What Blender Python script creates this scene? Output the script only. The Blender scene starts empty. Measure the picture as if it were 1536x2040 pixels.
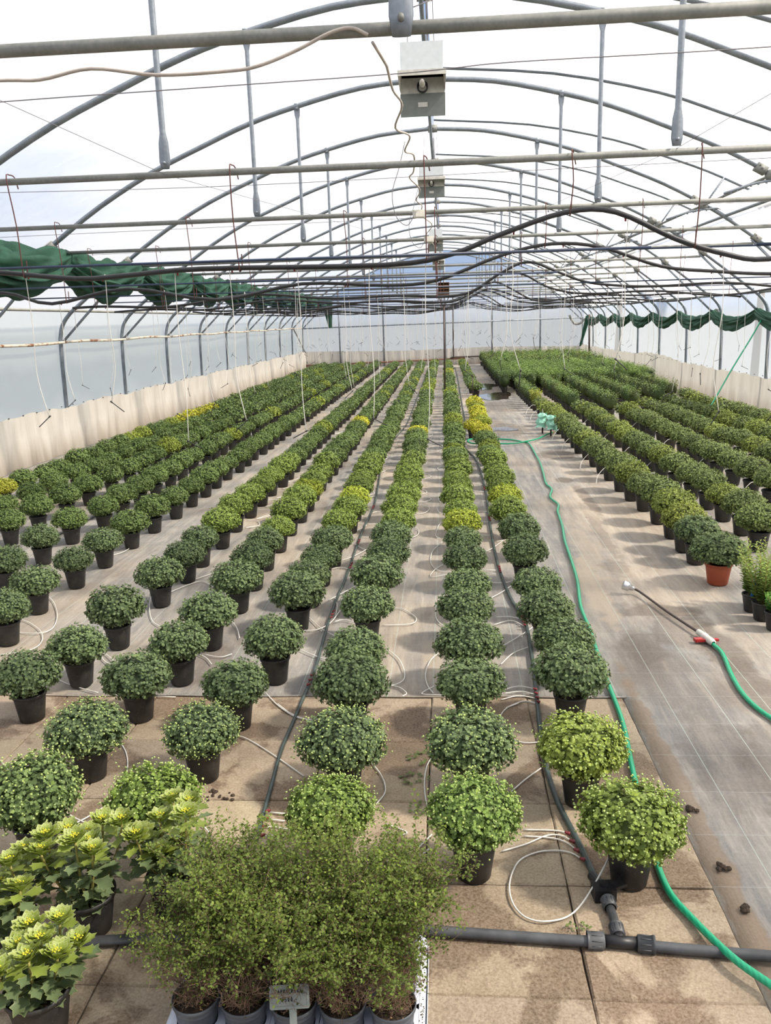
import bpy, math, random
import numpy as np
from mathutils import Vector, Matrix, Quaternion

rnd = random.Random(7)
rng = np.random.default_rng(7)
PI = math.pi
scene = bpy.context.scene
COL = scene.collection

# ------------------------------------------------------------------ camera
cam = bpy.data.cameras.new('camera')
cam.sensor_fit = 'HORIZONTAL'; cam.sensor_width = 36.0
cam.lens = 1630.7 / 1536 * 36.0
cam.clip_start = 0.05; cam.clip_end = 400
camo = bpy.data.objects.new('camera', cam); COL.objects.link(camo)
_r = Vector((0.997102, 0.069929, -0.029975)); _u = Vector((0.01325, 0.228355, 0.973488)); _f = Vector((-0.07492, 0.971063, -0.226767))
camo.matrix_world = Matrix(((_r.x, _u.x, -_f.x, 0), (_r.y, _u.y, -_f.y, 0), (_r.z, _u.z, -_f.z, 1.973), (0, 0, 0, 1)))
scene.camera = camo

# ------------------------------------------------------------------ sky, sun, exposure
SKY_STRENGTH = 0.78
SUN_STRENGTH = 10.5
world = bpy.data.worlds.new('sky'); scene.world = world; world.use_nodes = True
nt = world.node_tree; nt.nodes.clear()
N = nt.nodes.new; Lk = nt.links.new
tc = N('ShaderNodeTexCoord'); sep = N('ShaderNodeSeparateXYZ'); Lk(tc.outputs['Generated'], sep.inputs[0])
mp = N('ShaderNodeMapping'); mp.inputs['Scale'].default_value = (1.2, 1.2, 4.0); Lk(tc.outputs['Generated'], mp.inputs[0])
nz = N('ShaderNodeTexNoise'); nz.inputs['Scale'].default_value = 2.2; nz.inputs['Detail'].default_value = 6; Lk(mp.outputs[0], nz.inputs['Vector'])
cr = N('ShaderNodeValToRGB'); cr.color_ramp.elements[0].position = 0.40; cr.color_ramp.elements[1].position = 0.58
cr.color_ramp.elements[0].color = (0.48, 0.66, 1.0, 1); cr.color_ramp.elements[1].color = (1.12, 1.13, 1.16, 1)
Lk(nz.outputs['Fac'], cr.inputs[0])
hz = N('ShaderNodeValToRGB')                      # horizon: land below, sky above
hz.color_ramp.elements[0].position = 0.496; hz.color_ramp.elements[0].color = (0, 0, 0, 1)
hz.color_ramp.elements[1].position = 0.504; hz.color_ramp.elements[1].color = (1, 1, 1, 1)
mr = N('ShaderNodeMapRange'); mr.inputs['From Min'].default_value = -1; mr.inputs['From Max'].default_value = 1
Lk(sep.outputs['Z'], mr.inputs['Value']); Lk(mr.outputs[0], hz.inputs[0])
mxw = N('ShaderNodeMix'); mxw.data_type = 'RGBA'
mxw.inputs['A'].default_value = (0.72, 0.74, 0.74, 1)
Lk(hz.outputs[0], mxw.inputs['Factor']); Lk(cr.outputs[0], mxw.inputs['B'])
bg = N('ShaderNodeBackground'); bg.inputs['Strength'].default_value = SKY_STRENGTH
Lk(mxw.outputs['Result'], bg.inputs['Color'])
wo = N('ShaderNodeOutputWorld'); Lk(bg.outputs[0], wo.inputs['Surface'])

sun = bpy.data.lights.new('sun', 'SUN'); sun.energy = SUN_STRENGTH; sun.angle = math.radians(4.5); sun.color = (1.0, 0.91, 0.78)
suno = bpy.data.objects.new('sun', sun); COL.objects.link(suno)
suno.rotation_mode = 'QUATERNION'
suno.rotation_quaternion = Vector((-1.0, 0.16, -1.08)).to_track_quat('-Z', 'Y')
suno.location = (20, -3, 18)

scene.view_settings.view_transform = 'Standard'; scene.view_settings.look = 'None'
scene.view_settings.exposure = 0.0; scene.view_settings.gamma = 1.0
scene.view_settings.use_curve_mapping = False
scene.cycles.max_bounces = 6; scene.cycles.diffuse_bounces = 3; scene.cycles.glossy_bounces = 2
scene.cycles.transmission_bounces = 4; scene.cycles.transparent_max_bounces = 10
scene.cycles.sample_clamp_indirect = 6.0
scene.cycles.use_denoising = True
scene.cycles.use_adaptive_sampling = True; scene.cycles.adaptive_threshold = 0.045
scene.cycles.caustics_reflective = False; scene.cycles.caustics_refractive = False

# ------------------------------------------------------------------ mesh helpers
class MB:
    def __init__(s): s.v = []; s.f = []; s.n = 0; s.mi = []; s.tint = []; s.has_t = False
    def add(s, V, F, mi=0, tint=None):
        V = np.asarray(V, float).reshape(-1, 3)
        s.v.append(V)
        n = s.n
        s.f.extend([tuple(i + n for i in f) for f in F]); s.mi.extend([mi] * len(F)); s.n += len(V)
        if tint is None: s.tint.append(np.full(len(V), .5))
        else: s.has_t = True; s.tint.append(np.broadcast_to(np.asarray(tint, float), (len(V),)))
    def mesh(s, name, mats, smooth=True):
        me = bpy.data.meshes.new(name)
        V = np.concatenate(s.v) if s.v else np.zeros((0, 3))
        ln = np.array([len(f) for f in s.f], dtype=np.int32)
        lo = np.fromiter((i for f in s.f for i in f), dtype=np.int32, count=int(ln.sum()))
        me.vertices.add(len(V)); me.vertices.foreach_set('co', V.astype(np.float32).ravel())
        me.loops.add(len(lo)); me.loops.foreach_set('vertex_index', lo)
        me.polygons.add(len(ln))
        st = np.concatenate([[0], np.cumsum(ln)[:-1]]).astype(np.int32) if len(ln) else ln
        me.polygons.foreach_set('loop_start', st); me.polygons.foreach_set('loop_total', ln)
        me.polygons.foreach_set('material_index', np.array(s.mi, dtype=np.int32))
        me.polygons.foreach_set('use_smooth', np.full(len(ln), bool(smooth)))
        if not isinstance(mats, (list, tuple)): mats = [mats]
        for m in mats: me.materials.append(m)
        if s.has_t:
            a = me.attributes.new('tint', 'FLOAT', 'POINT'); a.data.foreach_set('value', np.concatenate(s.tint).astype(np.float32))
        me.update(calc_edges=True)
        return me

def link(o, parent=None):
    COL.objects.link(o)
    if parent is not None: o.parent = parent
    return o
def obj(name, mb, mat, parent=None, smooth=True, loc=None, kind=None):
    me = mb if isinstance(mb, bpy.types.Mesh) else mb.mesh(name, mat, smooth)
    o = link(bpy.data.objects.new(name, me), parent)
    if loc is not None: o.location = loc
    if kind: o['kind'] = kind
    return o
def thing(name, label, cat, loc=(0, 0, 0), rz=0., group=None):
    o = link(bpy.data.objects.new(name, None)); o.empty_display_size = .05
    o.location = loc; o.rotation_euler = (0, 0, rz); tag(o, label, cat, group)
    return o
def tag(o, label, cat, group=None, kind=None):
    o['label'] = label; o['category'] = cat
    if group: o['group'] = group
    if kind: o['kind'] = kind
    return o
def struct_empty(name):
    o = link(bpy.data.objects.new(name, None)); o['kind'] = 'structure'; return o

def box(mb, c, s, rz=0., mi=0, R=None):
    x, y, z = [d / 2 for d in s]
    V = np.array([(a, b, d) for a in (-x, x) for b in (-y, y) for d in (-z, z)])
    if R is None:
        cs, sn = math.cos(rz), math.sin(rz); R = np.array([[cs, -sn, 0], [sn, cs, 0], [0, 0, 1]])
    V = V @ np.asarray(R).T + np.array(c)
    mb.add(V, [(0, 1, 3, 2), (4, 6, 7, 5), (0, 4, 5, 1), (2, 3, 7, 6), (0, 2, 6, 4), (1, 5, 7, 3)], mi)
def smoothpath(P, n=6):
    P = np.asarray(P, float)
    if len(P) < 3: return P
    Q = np.vstack([2 * P[0] - P[1], P, 2 * P[-1] - P[-2]]); out = []
    for i in range(1, len(Q) - 2):
        a, b, c, d = Q[i - 1:i + 3]
        for t in np.arange(n) / n:
            out.append(.5 * ((2 * b) + (c - a) * t + (2 * a - 5 * b + 4 * c - d) * t * t + (-a + 3 * b - 3 * c + d) * t ** 3))
    out.append(Q[-2]); return np.array(out)
def tube(mb, P, r, k=8, mi=0, cap=True, tint=None, flat=None):
    P = np.asarray(P, float); n = len(P)
    T = np.gradient(P, axis=0); T /= np.linalg.norm(T, axis=1)[:, None] + 1e-12
    a = np.array([0, 0, 1.]) if abs(T[0][2]) < .9 else np.array([1., 0, 0])
    nv = np.cross(T[0], a); nv /= np.linalg.norm(nv)
    rr = np.broadcast_to(np.asarray(r, float), (n,))
    ang = np.arange(k) * 2 * PI / k; V = np.empty((n, k, 3))
    for i in range(n):
        nv = nv - T[i] * (nv @ T[i]); nv /= np.linalg.norm(nv) + 1e-12
        b = np.cross(T[i], nv)
        V[i] = P[i] + rr[i] * (np.cos(ang)[:, None] * nv + np.sin(ang)[:, None] * b * (flat if flat else 1))
    F = [(i * k + j, i * k + (j + 1) % k, (i + 1) * k + (j + 1) % k, (i + 1) * k + j) for i in range(n - 1) for j in range(k)]
    if cap and k > 2: F += [tuple(range(k))[::-1], tuple((n - 1) * k + j for j in range(k))]
    mb.add(V.reshape(-1, 3), F, mi, tint)
def lathe(mb, prof, k=24, c=(0, 0, 0), mi=0, jitter=None):
    prof = np.asarray(prof, float); n = len(prof); ang = np.arange(k) * 2 * PI / k
    V = np.empty((n, k, 3)); V[:, :, 0] = prof[:, :1] * np.cos(ang); V[:, :, 1] = prof[:, :1] * np.sin(ang); V[:, :, 2] = prof[:, 1:]
    F = [(i * k + j, i * k + (j + 1) % k, (i + 1) * k + (j + 1) % k, (i + 1) * k + j) for i in range(n - 1) for j in range(k)]
    mb.add(V.reshape(-1, 3) + np.array(c), F, mi)
def disc(mb, r, z, k=24, mi=0, c=(0, 0)):
    V = [(c[0] + r * math.cos(i * 2 * PI / k), c[1] + r * math.sin(i * 2 * PI / k), z) for i in range(k)]
    mb.add(V, [tuple(range(k))], mi)
def rod(mb, a, b, r, k=8, mi=0): tube(mb, [a, b], r, k, mi)
def grid(mb, G3, mi=0):
    G3 = np.asarray(G3); a, b = G3.shape[:2]
    F = [(i * b + j, i * b + j + 1, (i + 1) * b + j + 1, (i + 1) * b + j) for i in range(a - 1) for j in range(b - 1)]
    mb.add(G3.reshape(-1, 3), F, mi)

# ------------------------------------------------------------------ materials
def new_mat(name):
    m = bpy.data.materials.new(name); m.use_nodes = True; nt = m.node_tree
    b = nt.nodes['Principled BSDF']; return m, nt, b
def nn(nt, t, **kw):
    n = nt.nodes.new('ShaderNode' + t)
    for k, v in kw.items():
        if k in n.inputs: n.inputs[k].default_value = v
        else: setattr(n, k, v)
    return n
def ramp(nt, src, stops):
    r = nt.nodes.new('ShaderNodeValToRGB'); e = r.color_ramp.elements
    while len(e) < len(stops): e.new(.5)
    for q, (p, c) in zip(e, stops): q.position = p; q.color = (*c, 1) if len(c) == 3 else c
    nt.links.new(src, r.inputs[0]); return r.outputs[0]
def mixc(nt, f, a, b, mode='MIX'):
    m = nt.nodes.new('ShaderNodeMix'); m.data_type = 'RGBA'; m.blend_type = mode
    for key, v in (('Factor', f), ('A', a), ('B', b)):
        if isinstance(v, (int, float)): m.inputs[key].default_value = v
        elif isinstance(v, tuple): m.inputs[key].default_value = (*v, 1)
        else: nt.links.new(v, m.inputs[key])
    return m.outputs['Result']
def noise(nt, scale, detail=4, coords='Object', stretch=None, rough=.5, dist=0.):
    tcn = nt.nodes.new('ShaderNodeTexCoord') if coords != 'geo' else nt.nodes.new('ShaderNodeNewGeometry')
    out = tcn.outputs['Position'] if coords == 'geo' else tcn.outputs[coords]
    if stretch:
        mpn = nt.nodes.new('ShaderNodeMapping'); mpn.inputs['Scale'].default_value = stretch
        nt.links.new(out, mpn.inputs[0]); out = mpn.outputs[0]
    z = nt.nodes.new('ShaderNodeTexNoise'); z.inputs['Scale'].default_value = scale; z.inputs['Detail'].default_value = detail
    z.inputs['Roughness'].default_value = rough; z.inputs['Distortion'].default_value = dist
    nt.links.new(out, z.inputs['Vector']); return z.outputs['Fac']
def bump(nt, b, src, dist=.01, strength=.5):
    q = nt.nodes.new('ShaderNodeBump'); q.inputs['Distance'].default_value = dist; q.inputs['Strength'].default_value = strength
    nt.links.new(src, q.inputs['Height']); nt.links.new(q.outputs[0], b.inputs['Normal'])
def plain(name, c, rough=.5, metal=0., var=.15, scale=20, bmp=0.):
    m, nt, b = new_mat(name)
    f = noise(nt, scale, 4)
    lo = tuple(x * (1 - var) for x in c); hi = tuple(min(1, x * (1 + var)) for x in c)
    nt.links.new(ramp(nt, f, [(.3, lo), (.7, hi)]), b.inputs['Base Color'])
    b.inputs['Roughness'].default_value = rough; b.inputs['Metallic'].default_value = metal
    if bmp: bump(nt, b, f, bmp)
    return m

M = {}
def galv(name, lo, hi, rough=.5, metal=.55):
    m, nt, b = new_mat(name)
    f = noise(nt, 5, 8, rough=.7, stretch=(1, 1, 1)); g = noise(nt, 60, 3)
    c = ramp(nt, f, [(.35, lo), (.65, hi)]); c = mixc(nt, .35, c, ramp(nt, g, [(.3, lo), (.75, hi)]))
    nt.links.new(c, b.inputs['Base Color']); b.inputs['Roughness'].default_value = rough; b.inputs['Metallic'].default_value = metal
    return m
M['galv'] = galv('galvanised_steel', (.17, .195, .225), (.32, .355, .40))
M['galv_dull'] = galv('weathered_steel', (.15, .16, .15), (.29, .29, .27), .65, .3)
M['hook'] = plain('rusty_wire', (.10, .035, .03), .7)
def rusty(name):
    m, nt, b = new_mat(name)
    f = noise(nt, 9, 6, stretch=(1, .6, 1))
    nt.links.new(ramp(nt, f, [(.38, (.62, .58, .50)), (.55, (.55, .47, .38)), (.62, (.23, .10, .05))]), b.inputs['Base Color']); b.inputs['Roughness'].default_value = .8
    return m
M['rusty_paint'] = rusty('rusty_white_paint')
M['black_pe'] = plain('black_polyethylene', (.018, .018, .021), .42, 0, .3, 30)
M['lateral'] = plain('grey_green_drip_pipe', (.05, .07, .065), .45, 0, .35, 14)
M['dusty_pe'] = plain('dusty_black_pipe', (.055, .058, .064), .5, 0, .45, 14)
M['conduit'] = plain('dark_blue_conduit', (.02, .035, .075), .4)
M['white_tube'] = plain('white_tube', (.70, .68, .63), .45, 0, .06)
M['black_plastic'] = plain('black_plastic', (.012, .012, .014), .45)
M['red_plastic'] = plain('dark_red_plastic', (.20, .02, .025), .45)
M['cable'] = plain('grey_cable', (.42, .37, .33), .6)
M['wire'] = plain('steel_wire', (.18, .17, .18), .5, .3)
M['rust_brown'] = plain('rusty_brown_metal', (.17, .09, .055), .8, 0, .4, 10)
M['white_metal'] = plain('white_enamel', (.66, .70, .72), .5, 0, .05)
M['grey_metal'] = plain('grey_green_enamel', (.16, .18, .165), .55, 0, .1)
M['soil'] = plain('potting_soil', (.035, .022, .014), .95, 0, .6, 90, .01)
M['dark_gap'] = plain('damp_soil', (.045, .03, .02), .95, 0, .4, 30, .01)
M['terracotta'] = plain('terracotta_plastic', (.36, .075, .03), .5, 0, .12, 12)
M['blue_label'] = plain('blue_plastic_label', (.03, .24, .60), .4)
M['chrome'] = plain('dull_chrome', (.62, .64, .66), .3, .8, .1)
M['offwhite'] = plain('dirty_white_plastic', (.58, .56, .50), .5, 0, .15)
M['dark_rod'] = plain('dark_brown_rod', (.06, .04, .035), .45, .3)
M['red_lever'] = plain('red_lever', (.35, .02, .02), .4)
M['tray'] = plain('pale_tray_plastic', (.62, .66, .78), .35, 0, .05)
M['sticker'] = plain('white_paper', (.85, .86, .84), .7, 0, .03)
M['grey_pot'] = plain('grey_pot_plastic', (.075, .085, .10), .45, 0, .15)
M['ink'] = plain('black_ink', (.012, .012, .02), .6)
M['sign'] = plain('grey_sign_plastic', (.24, .27, .25), .5, 0, .05)
M['bag'] = plain('mint_plastic_bag', (.30, .62, .48), .35, 0, .2, 30, .01)
M['tape'] = plain('tan_tape', (.60, .38, .18), .6)
M['twig'] = plain('brown_twig', (.20, .125, .08), .8)
M['stem'] = plain('yellow_green_stem', (.30, .26, .07), .6)
M['bark'] = plain('bark', (.10, .07, .05), .9)

def hose_mat(name, c):
    m, nt, b = new_mat(name)
    tcn = nt.nodes.new('ShaderNodeTexCoord'); w = nn(nt, 'TexWave', Scale=26.0, Distortion=1.0); nt.links.new(tcn.outputs['Object'], w.inputs['Vector'])
    nt.links.new(ramp(nt, w.outputs['Fac'], [(.2, tuple(x * .8 for x in c)), (.8, c)]), b.inputs['Base Color'])
    b.inputs['Roughness'].default_value = .35; return m
M['hose'] = hose_mat('green_garden_hose', (.015, .36, .18))

def pot_mat():
    m, nt, b = new_mat('black_pot_plastic')
    f = noise(nt, 160, 2); g = noise(nt, 14, 4)
    spk = ramp(nt, f, [(.66, (0, 0, 0)), (.74, (1, 1, 1))])
    c = mixc(nt, spk, ramp(nt, g, [(.35, (.012, .012, .013)), (.75, (.04, .036, .032))]), (.12, .11, .10))
    nt.links.new(c, b.inputs['Base Color']); b.inputs['Roughness'].default_value = .5; return m
M['pot'] = pot_mat()

def foliage(name, obj_color=True, base=None, dark=.45, rough=.6, trans=.22):
    m, nt, b = new_mat(name)
    at = nn(nt, 'Attribute', attribute_name='tint')
    if base is None:
        if obj_color:
            oi = nt.nodes.new('ShaderNodeObjectInfo'); c = oi.outputs['Color']
        else:
            a2 = nn(nt, 'Attribute', attribute_name='pcol'); c = a2.outputs['Color']
    else:
        rgb = nn(nt, 'RGB'); rgb.outputs[0].default_value = (*base, 1); c = rgb.outputs[0]
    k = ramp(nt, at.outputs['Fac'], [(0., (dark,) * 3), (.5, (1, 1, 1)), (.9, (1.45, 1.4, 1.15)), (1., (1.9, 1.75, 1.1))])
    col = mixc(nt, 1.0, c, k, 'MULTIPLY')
    nt.links.new(col, b.inputs['Base Color']); b.inputs['Roughness'].default_value = rough
    b.inputs['Specular IOR Level'].default_value = .35
    tr = nt.nodes.new('ShaderNodeBsdfTranslucent'); nt.links.new(col, tr.inputs['Color'])
    ms = nt.nodes.new('ShaderNodeMixShader'); ms.inputs[0].default_value = trans
    nt.links.new(b.outputs[0], ms.inputs[1]); nt.links.new(tr.outputs[0], ms.inputs[2])
    nt.links.new(ms.outputs[0], nt.nodes['Material Output'].inputs['Surface'])
    return m
M['leaf'] = foliage('chrysanthemum_foliage')
M['leaf_far'] = foliage('distant_foliage', obj_color=False)
M['bud'] = foliage('flower_bud', base=(.44, .55, .20), dark=.8)
M['shrub_leaf'] = foliage('small_shrub_leaf', base=(.12, .17, .03), dark=.35, trans=.3)
M['tree_leaf'] = foliage('tree_leaf', base=(.08, .13, .04), dark=.5)

def rim_leaf():
    m, nt, b = new_mat('silver_edged_leaf')
    at = nn(nt, 'Attribute', attribute_name='tint')      # 0 centre of the blade, 1 at its edge
    oi = nt.nodes.new('ShaderNodeObjectInfo')
    col = mixc(nt, ramp(nt, at.outputs['Fac'], [(.80, (0, 0, 0)), (1.0, (1, 1, 1))]), oi.outputs['Color'], (.42, .46, .20))
    nt.links.new(col, b.inputs['Base Color']); b.inputs['Roughness'].default_value = .5
    tr = nt.nodes.new('ShaderNodeBsdfTranslucent'); nt.links.new(col, tr.inputs['Color'])
    ms = nt.nodes.new('ShaderNodeMixShader'); ms.inputs[0].default_value = .25
    nt.links.new(b.outputs[0], ms.inputs[1]); nt.links.new(tr.outputs[0], ms.inputs[2])
    nt.links.new(ms.outputs[0], nt.nodes['Material Output'].inputs['Surface'])
    return m
M['rim_leaf'] = rim_leaf()

def film(name, transp=.48, col=(.95, .955, .97), wr=6.0, dirt=0.):
    m, nt, b = new_mat(name)
    nt.nodes.remove(b)
    tr = nt.nodes.new('ShaderNodeBsdfTransparent'); tl = nt.nodes.new('ShaderNodeBsdfTranslucent'); df = nt.nodes.new('ShaderNodeBsdfDiffuse')
    f = noise(nt, 1.3, 6, 'geo', stretch=(1, .35, 1.), rough=.65)
    g = noise(nt, wr, 5, 'geo', stretch=(.35, 1, .35))
    c = ramp(nt, f, [(.3, tuple(x * (.95 - dirt) for x in col)), (.65, col)])
    for q in (tl, df): nt.links.new(c, q.inputs['Color'])
    tr.inputs['Color'].default_value = (.98, .98, .98, 1)
    bp = nt.nodes.new('ShaderNodeBump'); bp.inputs['Distance'].default_value = .03; bp.inputs['Strength'].default_value = .5
    nt.links.new(g, bp.inputs['Height'])
    for q in (tl, df): nt.links.new(bp.outputs[0], q.inputs['Normal'])
    m1 = nt.nodes.new('ShaderNodeMixShader'); m1.inputs[0].default_value = .18
    nt.links.new(tl.outputs[0], m1.inputs[1]); nt.links.new(df.outputs[0], m1.inputs[2])
    m2 = nt.nodes.new('ShaderNodeMixShader'); m2.inputs[0].default_value = 1 - transp
    nt.links.new(tr.outputs[0], m2.inputs[1]); nt.links.new(m1.outputs[0], m2.inputs[2])
    nt.links.new(m2.outputs[0], nt.nodes['Material Output'].inputs['Surface'])
    return m
M['film'] = film('greenhouse_film')
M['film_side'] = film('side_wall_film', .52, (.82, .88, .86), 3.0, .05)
M['film_side_dimmed'] = film('sun_dimmed_side_film', .60, (.52, .56, .60), 3.0, .05)  # right wall copy of the side film, colour darkened to offset the sun's glow
M['film_clear'] = film('gable_film', .80)
M['film_gable'] = film('gable_lower_film', .50, (.95, .95, .93))

def skirt():
    m, nt, b = new_mat('cream_tarpaulin')
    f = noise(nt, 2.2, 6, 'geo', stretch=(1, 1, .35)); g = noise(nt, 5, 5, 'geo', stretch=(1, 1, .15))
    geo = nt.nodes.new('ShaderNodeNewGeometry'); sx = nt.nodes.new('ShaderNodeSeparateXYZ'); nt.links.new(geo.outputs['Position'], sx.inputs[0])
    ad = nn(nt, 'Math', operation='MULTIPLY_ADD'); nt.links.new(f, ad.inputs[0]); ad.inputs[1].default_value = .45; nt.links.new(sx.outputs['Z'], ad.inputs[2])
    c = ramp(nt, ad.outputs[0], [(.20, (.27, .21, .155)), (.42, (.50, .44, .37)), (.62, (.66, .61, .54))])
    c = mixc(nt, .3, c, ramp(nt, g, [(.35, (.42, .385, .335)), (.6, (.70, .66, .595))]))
    nt.links.new(c, b.inputs['Base Color']); b.inputs['Roughness'].default_value = .6
    bump(nt, b, g, .08, .8)
    tl = nt.nodes.new('ShaderNodeBsdfTranslucent'); nt.links.new(c, tl.inputs['Color'])
    ms = nt.nodes.new('ShaderNodeMixShader'); ms.inputs[0].default_value = .28
    nt.links.new(b.outputs[0], ms.inputs[1]); nt.links.new(tl.outputs[0], ms.inputs[2])
    nt.links.new(ms.outputs[0], nt.nodes['Material Output'].inputs['Surface'])
    return m
M['skirt'] = skirt()

def net_mat():
    m, nt, b = new_mat('green_shade_net')
    f = noise(nt, 120, 3); g = noise(nt, 3, 5)
    c = mixc(nt, .5, ramp(nt, f, [(.35, (.008, .045, .028)), (.7, (.045, .16, .10))]), ramp(nt, g, [(.3, (.010, .05, .032)), (.7, (.05, .16, .10))]))
    nt.links.new(c, b.inputs['Base Color']); b.inputs['Roughness'].default_value = .7
    tl = nt.nodes.new('ShaderNodeBsdfTranslucent'); nt.links.new(c, tl.inputs['Color'])
    ms = nt.nodes.new('ShaderNodeMixShader'); ms.inputs[0].default_value = .3
    nt.links.new(b.outputs[0], ms.inputs[1]); nt.links.new(tl.outputs[0], ms.inputs[2])
    nt.links.new(ms.outputs[0], nt.nodes['Material Output'].inputs['Surface'])
    return m
M['net'] = net_mat()

WETC, SANDC = (.10, .075, .055), (.42, .34, .25)
SPOTS = [(1.45, 5.40, .30, .16, .6, WETC), (1.50, 5.05, .20, .45, .45, WETC), (1.64, 4.72, .12, .55, .6, WETC), (1.66, 4.2, .10, .5, .5, WETC), (1.18, 4.75, .12, .28, .5, WETC), (1.25, 3.5, .20, .45, .35, WETC),
 (1.08, 5.9, .10, .8, .7, SANDC), (1.2, 7.0, .10, .9, .5, SANDC), (1.62, 12.05, .30, .5, .75, WETC), (1.15, 14.9, .48, .9, .6, WETC), (1.45, 10.1, .11, .18, .85, WETC), (1.3, 19.0, .5, 1.3, .55, WETC), (1.3, 26.5, .4, 1.6, .5, WETC), (1.3, 22.6, .55, 2.4, .6, WETC),
 (1.55, 9.0, .07, .9, .5, WETC), (1.42, 7.4, .06, .9, .4, WETC), (-1.72, 5.0, .05, .9, .7, WETC), (-1.75, 6.6, .04, 1.2, .5, WETC), (-1.76, 9.5, .05, 1.6, .5, WETC), (1.35, 6.4, .13, .25, .4, WETC), (1.55, 3.3, .25, .5, .4, WETC), (-.14, 6.2, .09, .5, .45, SANDC), (-.1, 4.55, .07, .4, .4, SANDC), (.975, 3.0, .055, 1.6, .75, (.22, .155, .10)), (.98, 2.0, .06, .8, .7, (.24, .175, .12))]
def fabric():
    m, nt, b = new_mat('woven_ground_cover')
    geo = nt.nodes.new('ShaderNodeNewGeometry'); sx = nt.nodes.new('ShaderNodeSeparateXYZ'); nt.links.new(geo.outputs['Position'], sx.inputs[0])
    def line(axis, period, w):
        a = nn(nt, 'Math', operation='MULTIPLY'); nt.links.new(sx.outputs[axis], a.inputs[0]); a.inputs[1].default_value = 1 / period
        a2 = nn(nt, 'Math', operation='ADD'); nt.links.new(a.outputs[0], a2.inputs[0]); a2.inputs[1].default_value = 100.37
        fr = nn(nt, 'Math', operation='FRACT'); nt.links.new(a2.outputs[0], fr.inputs[0])
        lt = nn(nt, 'Math', operation='LESS_THAN'); nt.links.new(fr.outputs[0], lt.inputs[0]); lt.inputs[1].default_value = w / period
        return lt.outputs[0]
    big = noise(nt, .55, 6, 'geo', stretch=(1.6, .7, 1), rough=.62, dist=.4)
    streak = noise(nt, 2.6, 9, 'geo', stretch=(3.6, .45, 1), rough=.78, dist=.25)
    cross = noise(nt, 2.2, 5, 'geo', stretch=(.5, 3.0, 1), rough=.7)
    fine = noise(nt, 90, 3, 'geo')
    base = ramp(nt, streak, [(.34, (.125, .125, .128)), (.47, (.23, .22, .21)), (.55, (.31, .285, .255)), (.68, (.50, .455, .40))])
    base = mixc(nt, .3, base, ramp(nt, cross, [(.3, (.14, .135, .13)), (.7, (.34, .315, .285))]))
    sand = ramp(nt, big, [(.44, (0, 0, 0)), (.62, (1, 1, 1))])
    sfac = nn(nt, 'Math', operation='MULTIPLY'); nt.links.new(sand, sfac.inputs[0]); sfac.inputs[1].default_value = .75
    c = mixc(nt, sfac.outputs[0], base, ramp(nt, streak, [(.3, (.31, .24, .17)), (.7, (.50, .415, .32))]))
    wet = noise(nt, .9, 5, 'geo', stretch=(1.3, .8, 1), rough=.55, dist=.6)
    wf = ramp(nt, wet, [(.56, (0, 0, 0)), (.66, (1, 1, 1))])
    wm = nn(nt, 'Math', operation='MULTIPLY'); nt.links.new(wf, wm.inputs[0]); wm.inputs[1].default_value = .55
    c = mixc(nt, wm.outputs[0], c, (.13, .095, .07))
    edge = noise(nt, 5, 4, 'geo', rough=.6)
    for (x_, y_, rx_, ry_, st_, col_) in SPOTS:
        v1 = nn(nt, 'VectorMath', operation='SUBTRACT'); nt.links.new(geo.outputs['Position'], v1.inputs[0]); v1.inputs[1].default_value = (x_, y_, 0)
        v2 = nn(nt, 'VectorMath', operation='DIVIDE'); nt.links.new(v1.outputs[0], v2.inputs[0]); v2.inputs[1].default_value = (rx_, ry_, 1)
        v3 = nn(nt, 'VectorMath', operation='LENGTH'); nt.links.new(v2.outputs[0], v3.inputs[0])
        v4 = nn(nt, 'Math', operation='MULTIPLY_ADD'); nt.links.new(edge, v4.inputs[0]); v4.inputs[1].default_value = 1.6; nt.links.new(v3.outputs['Value'], v4.inputs[2])
        rr_ = ramp(nt, v4.outputs[0], [(.0, (st_,) * 3), (1., (st_,) * 3)]) if False else None
        mrn = nn(nt, 'MapRange'); nt.links.new(v4.outputs[0], mrn.inputs['Value']); mrn.inputs['From Min'].default_value = 1.55; mrn.inputs['From Max'].default_value = 1.85; mrn.inputs['To Min'].default_value = st_; mrn.inputs['To Max'].default_value = 0
        c = mixc(nt, mrn.outputs[0], c, col_)
    yl = mixc(nt, line('X', .245, .0028), c, (.40, .46, .42)); 
    lf = nn(nt, 'Math', operation='MULTIPLY'); nt.links.new(line('Y', .30, .003), lf.inputs[0]); lf.inputs[1].default_value = .5
    yl = mixc(nt, lf.outputs[0], yl, (.40, .43, .41))
    yl = mixc(nt, .12, yl, ramp(nt, fine, [(.3, (.12, .12, .115)), (.7, (.42, .40, .37))]))
    nt.links.new(yl, b.inputs['Base Color']); b.inputs['Roughness'].default_value = .75
    b.inputs['Specular IOR Level'].default_value = .3
    bump(nt, b, streak, .02, .4)
    return m
M['fabric'] = fabric()

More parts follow.
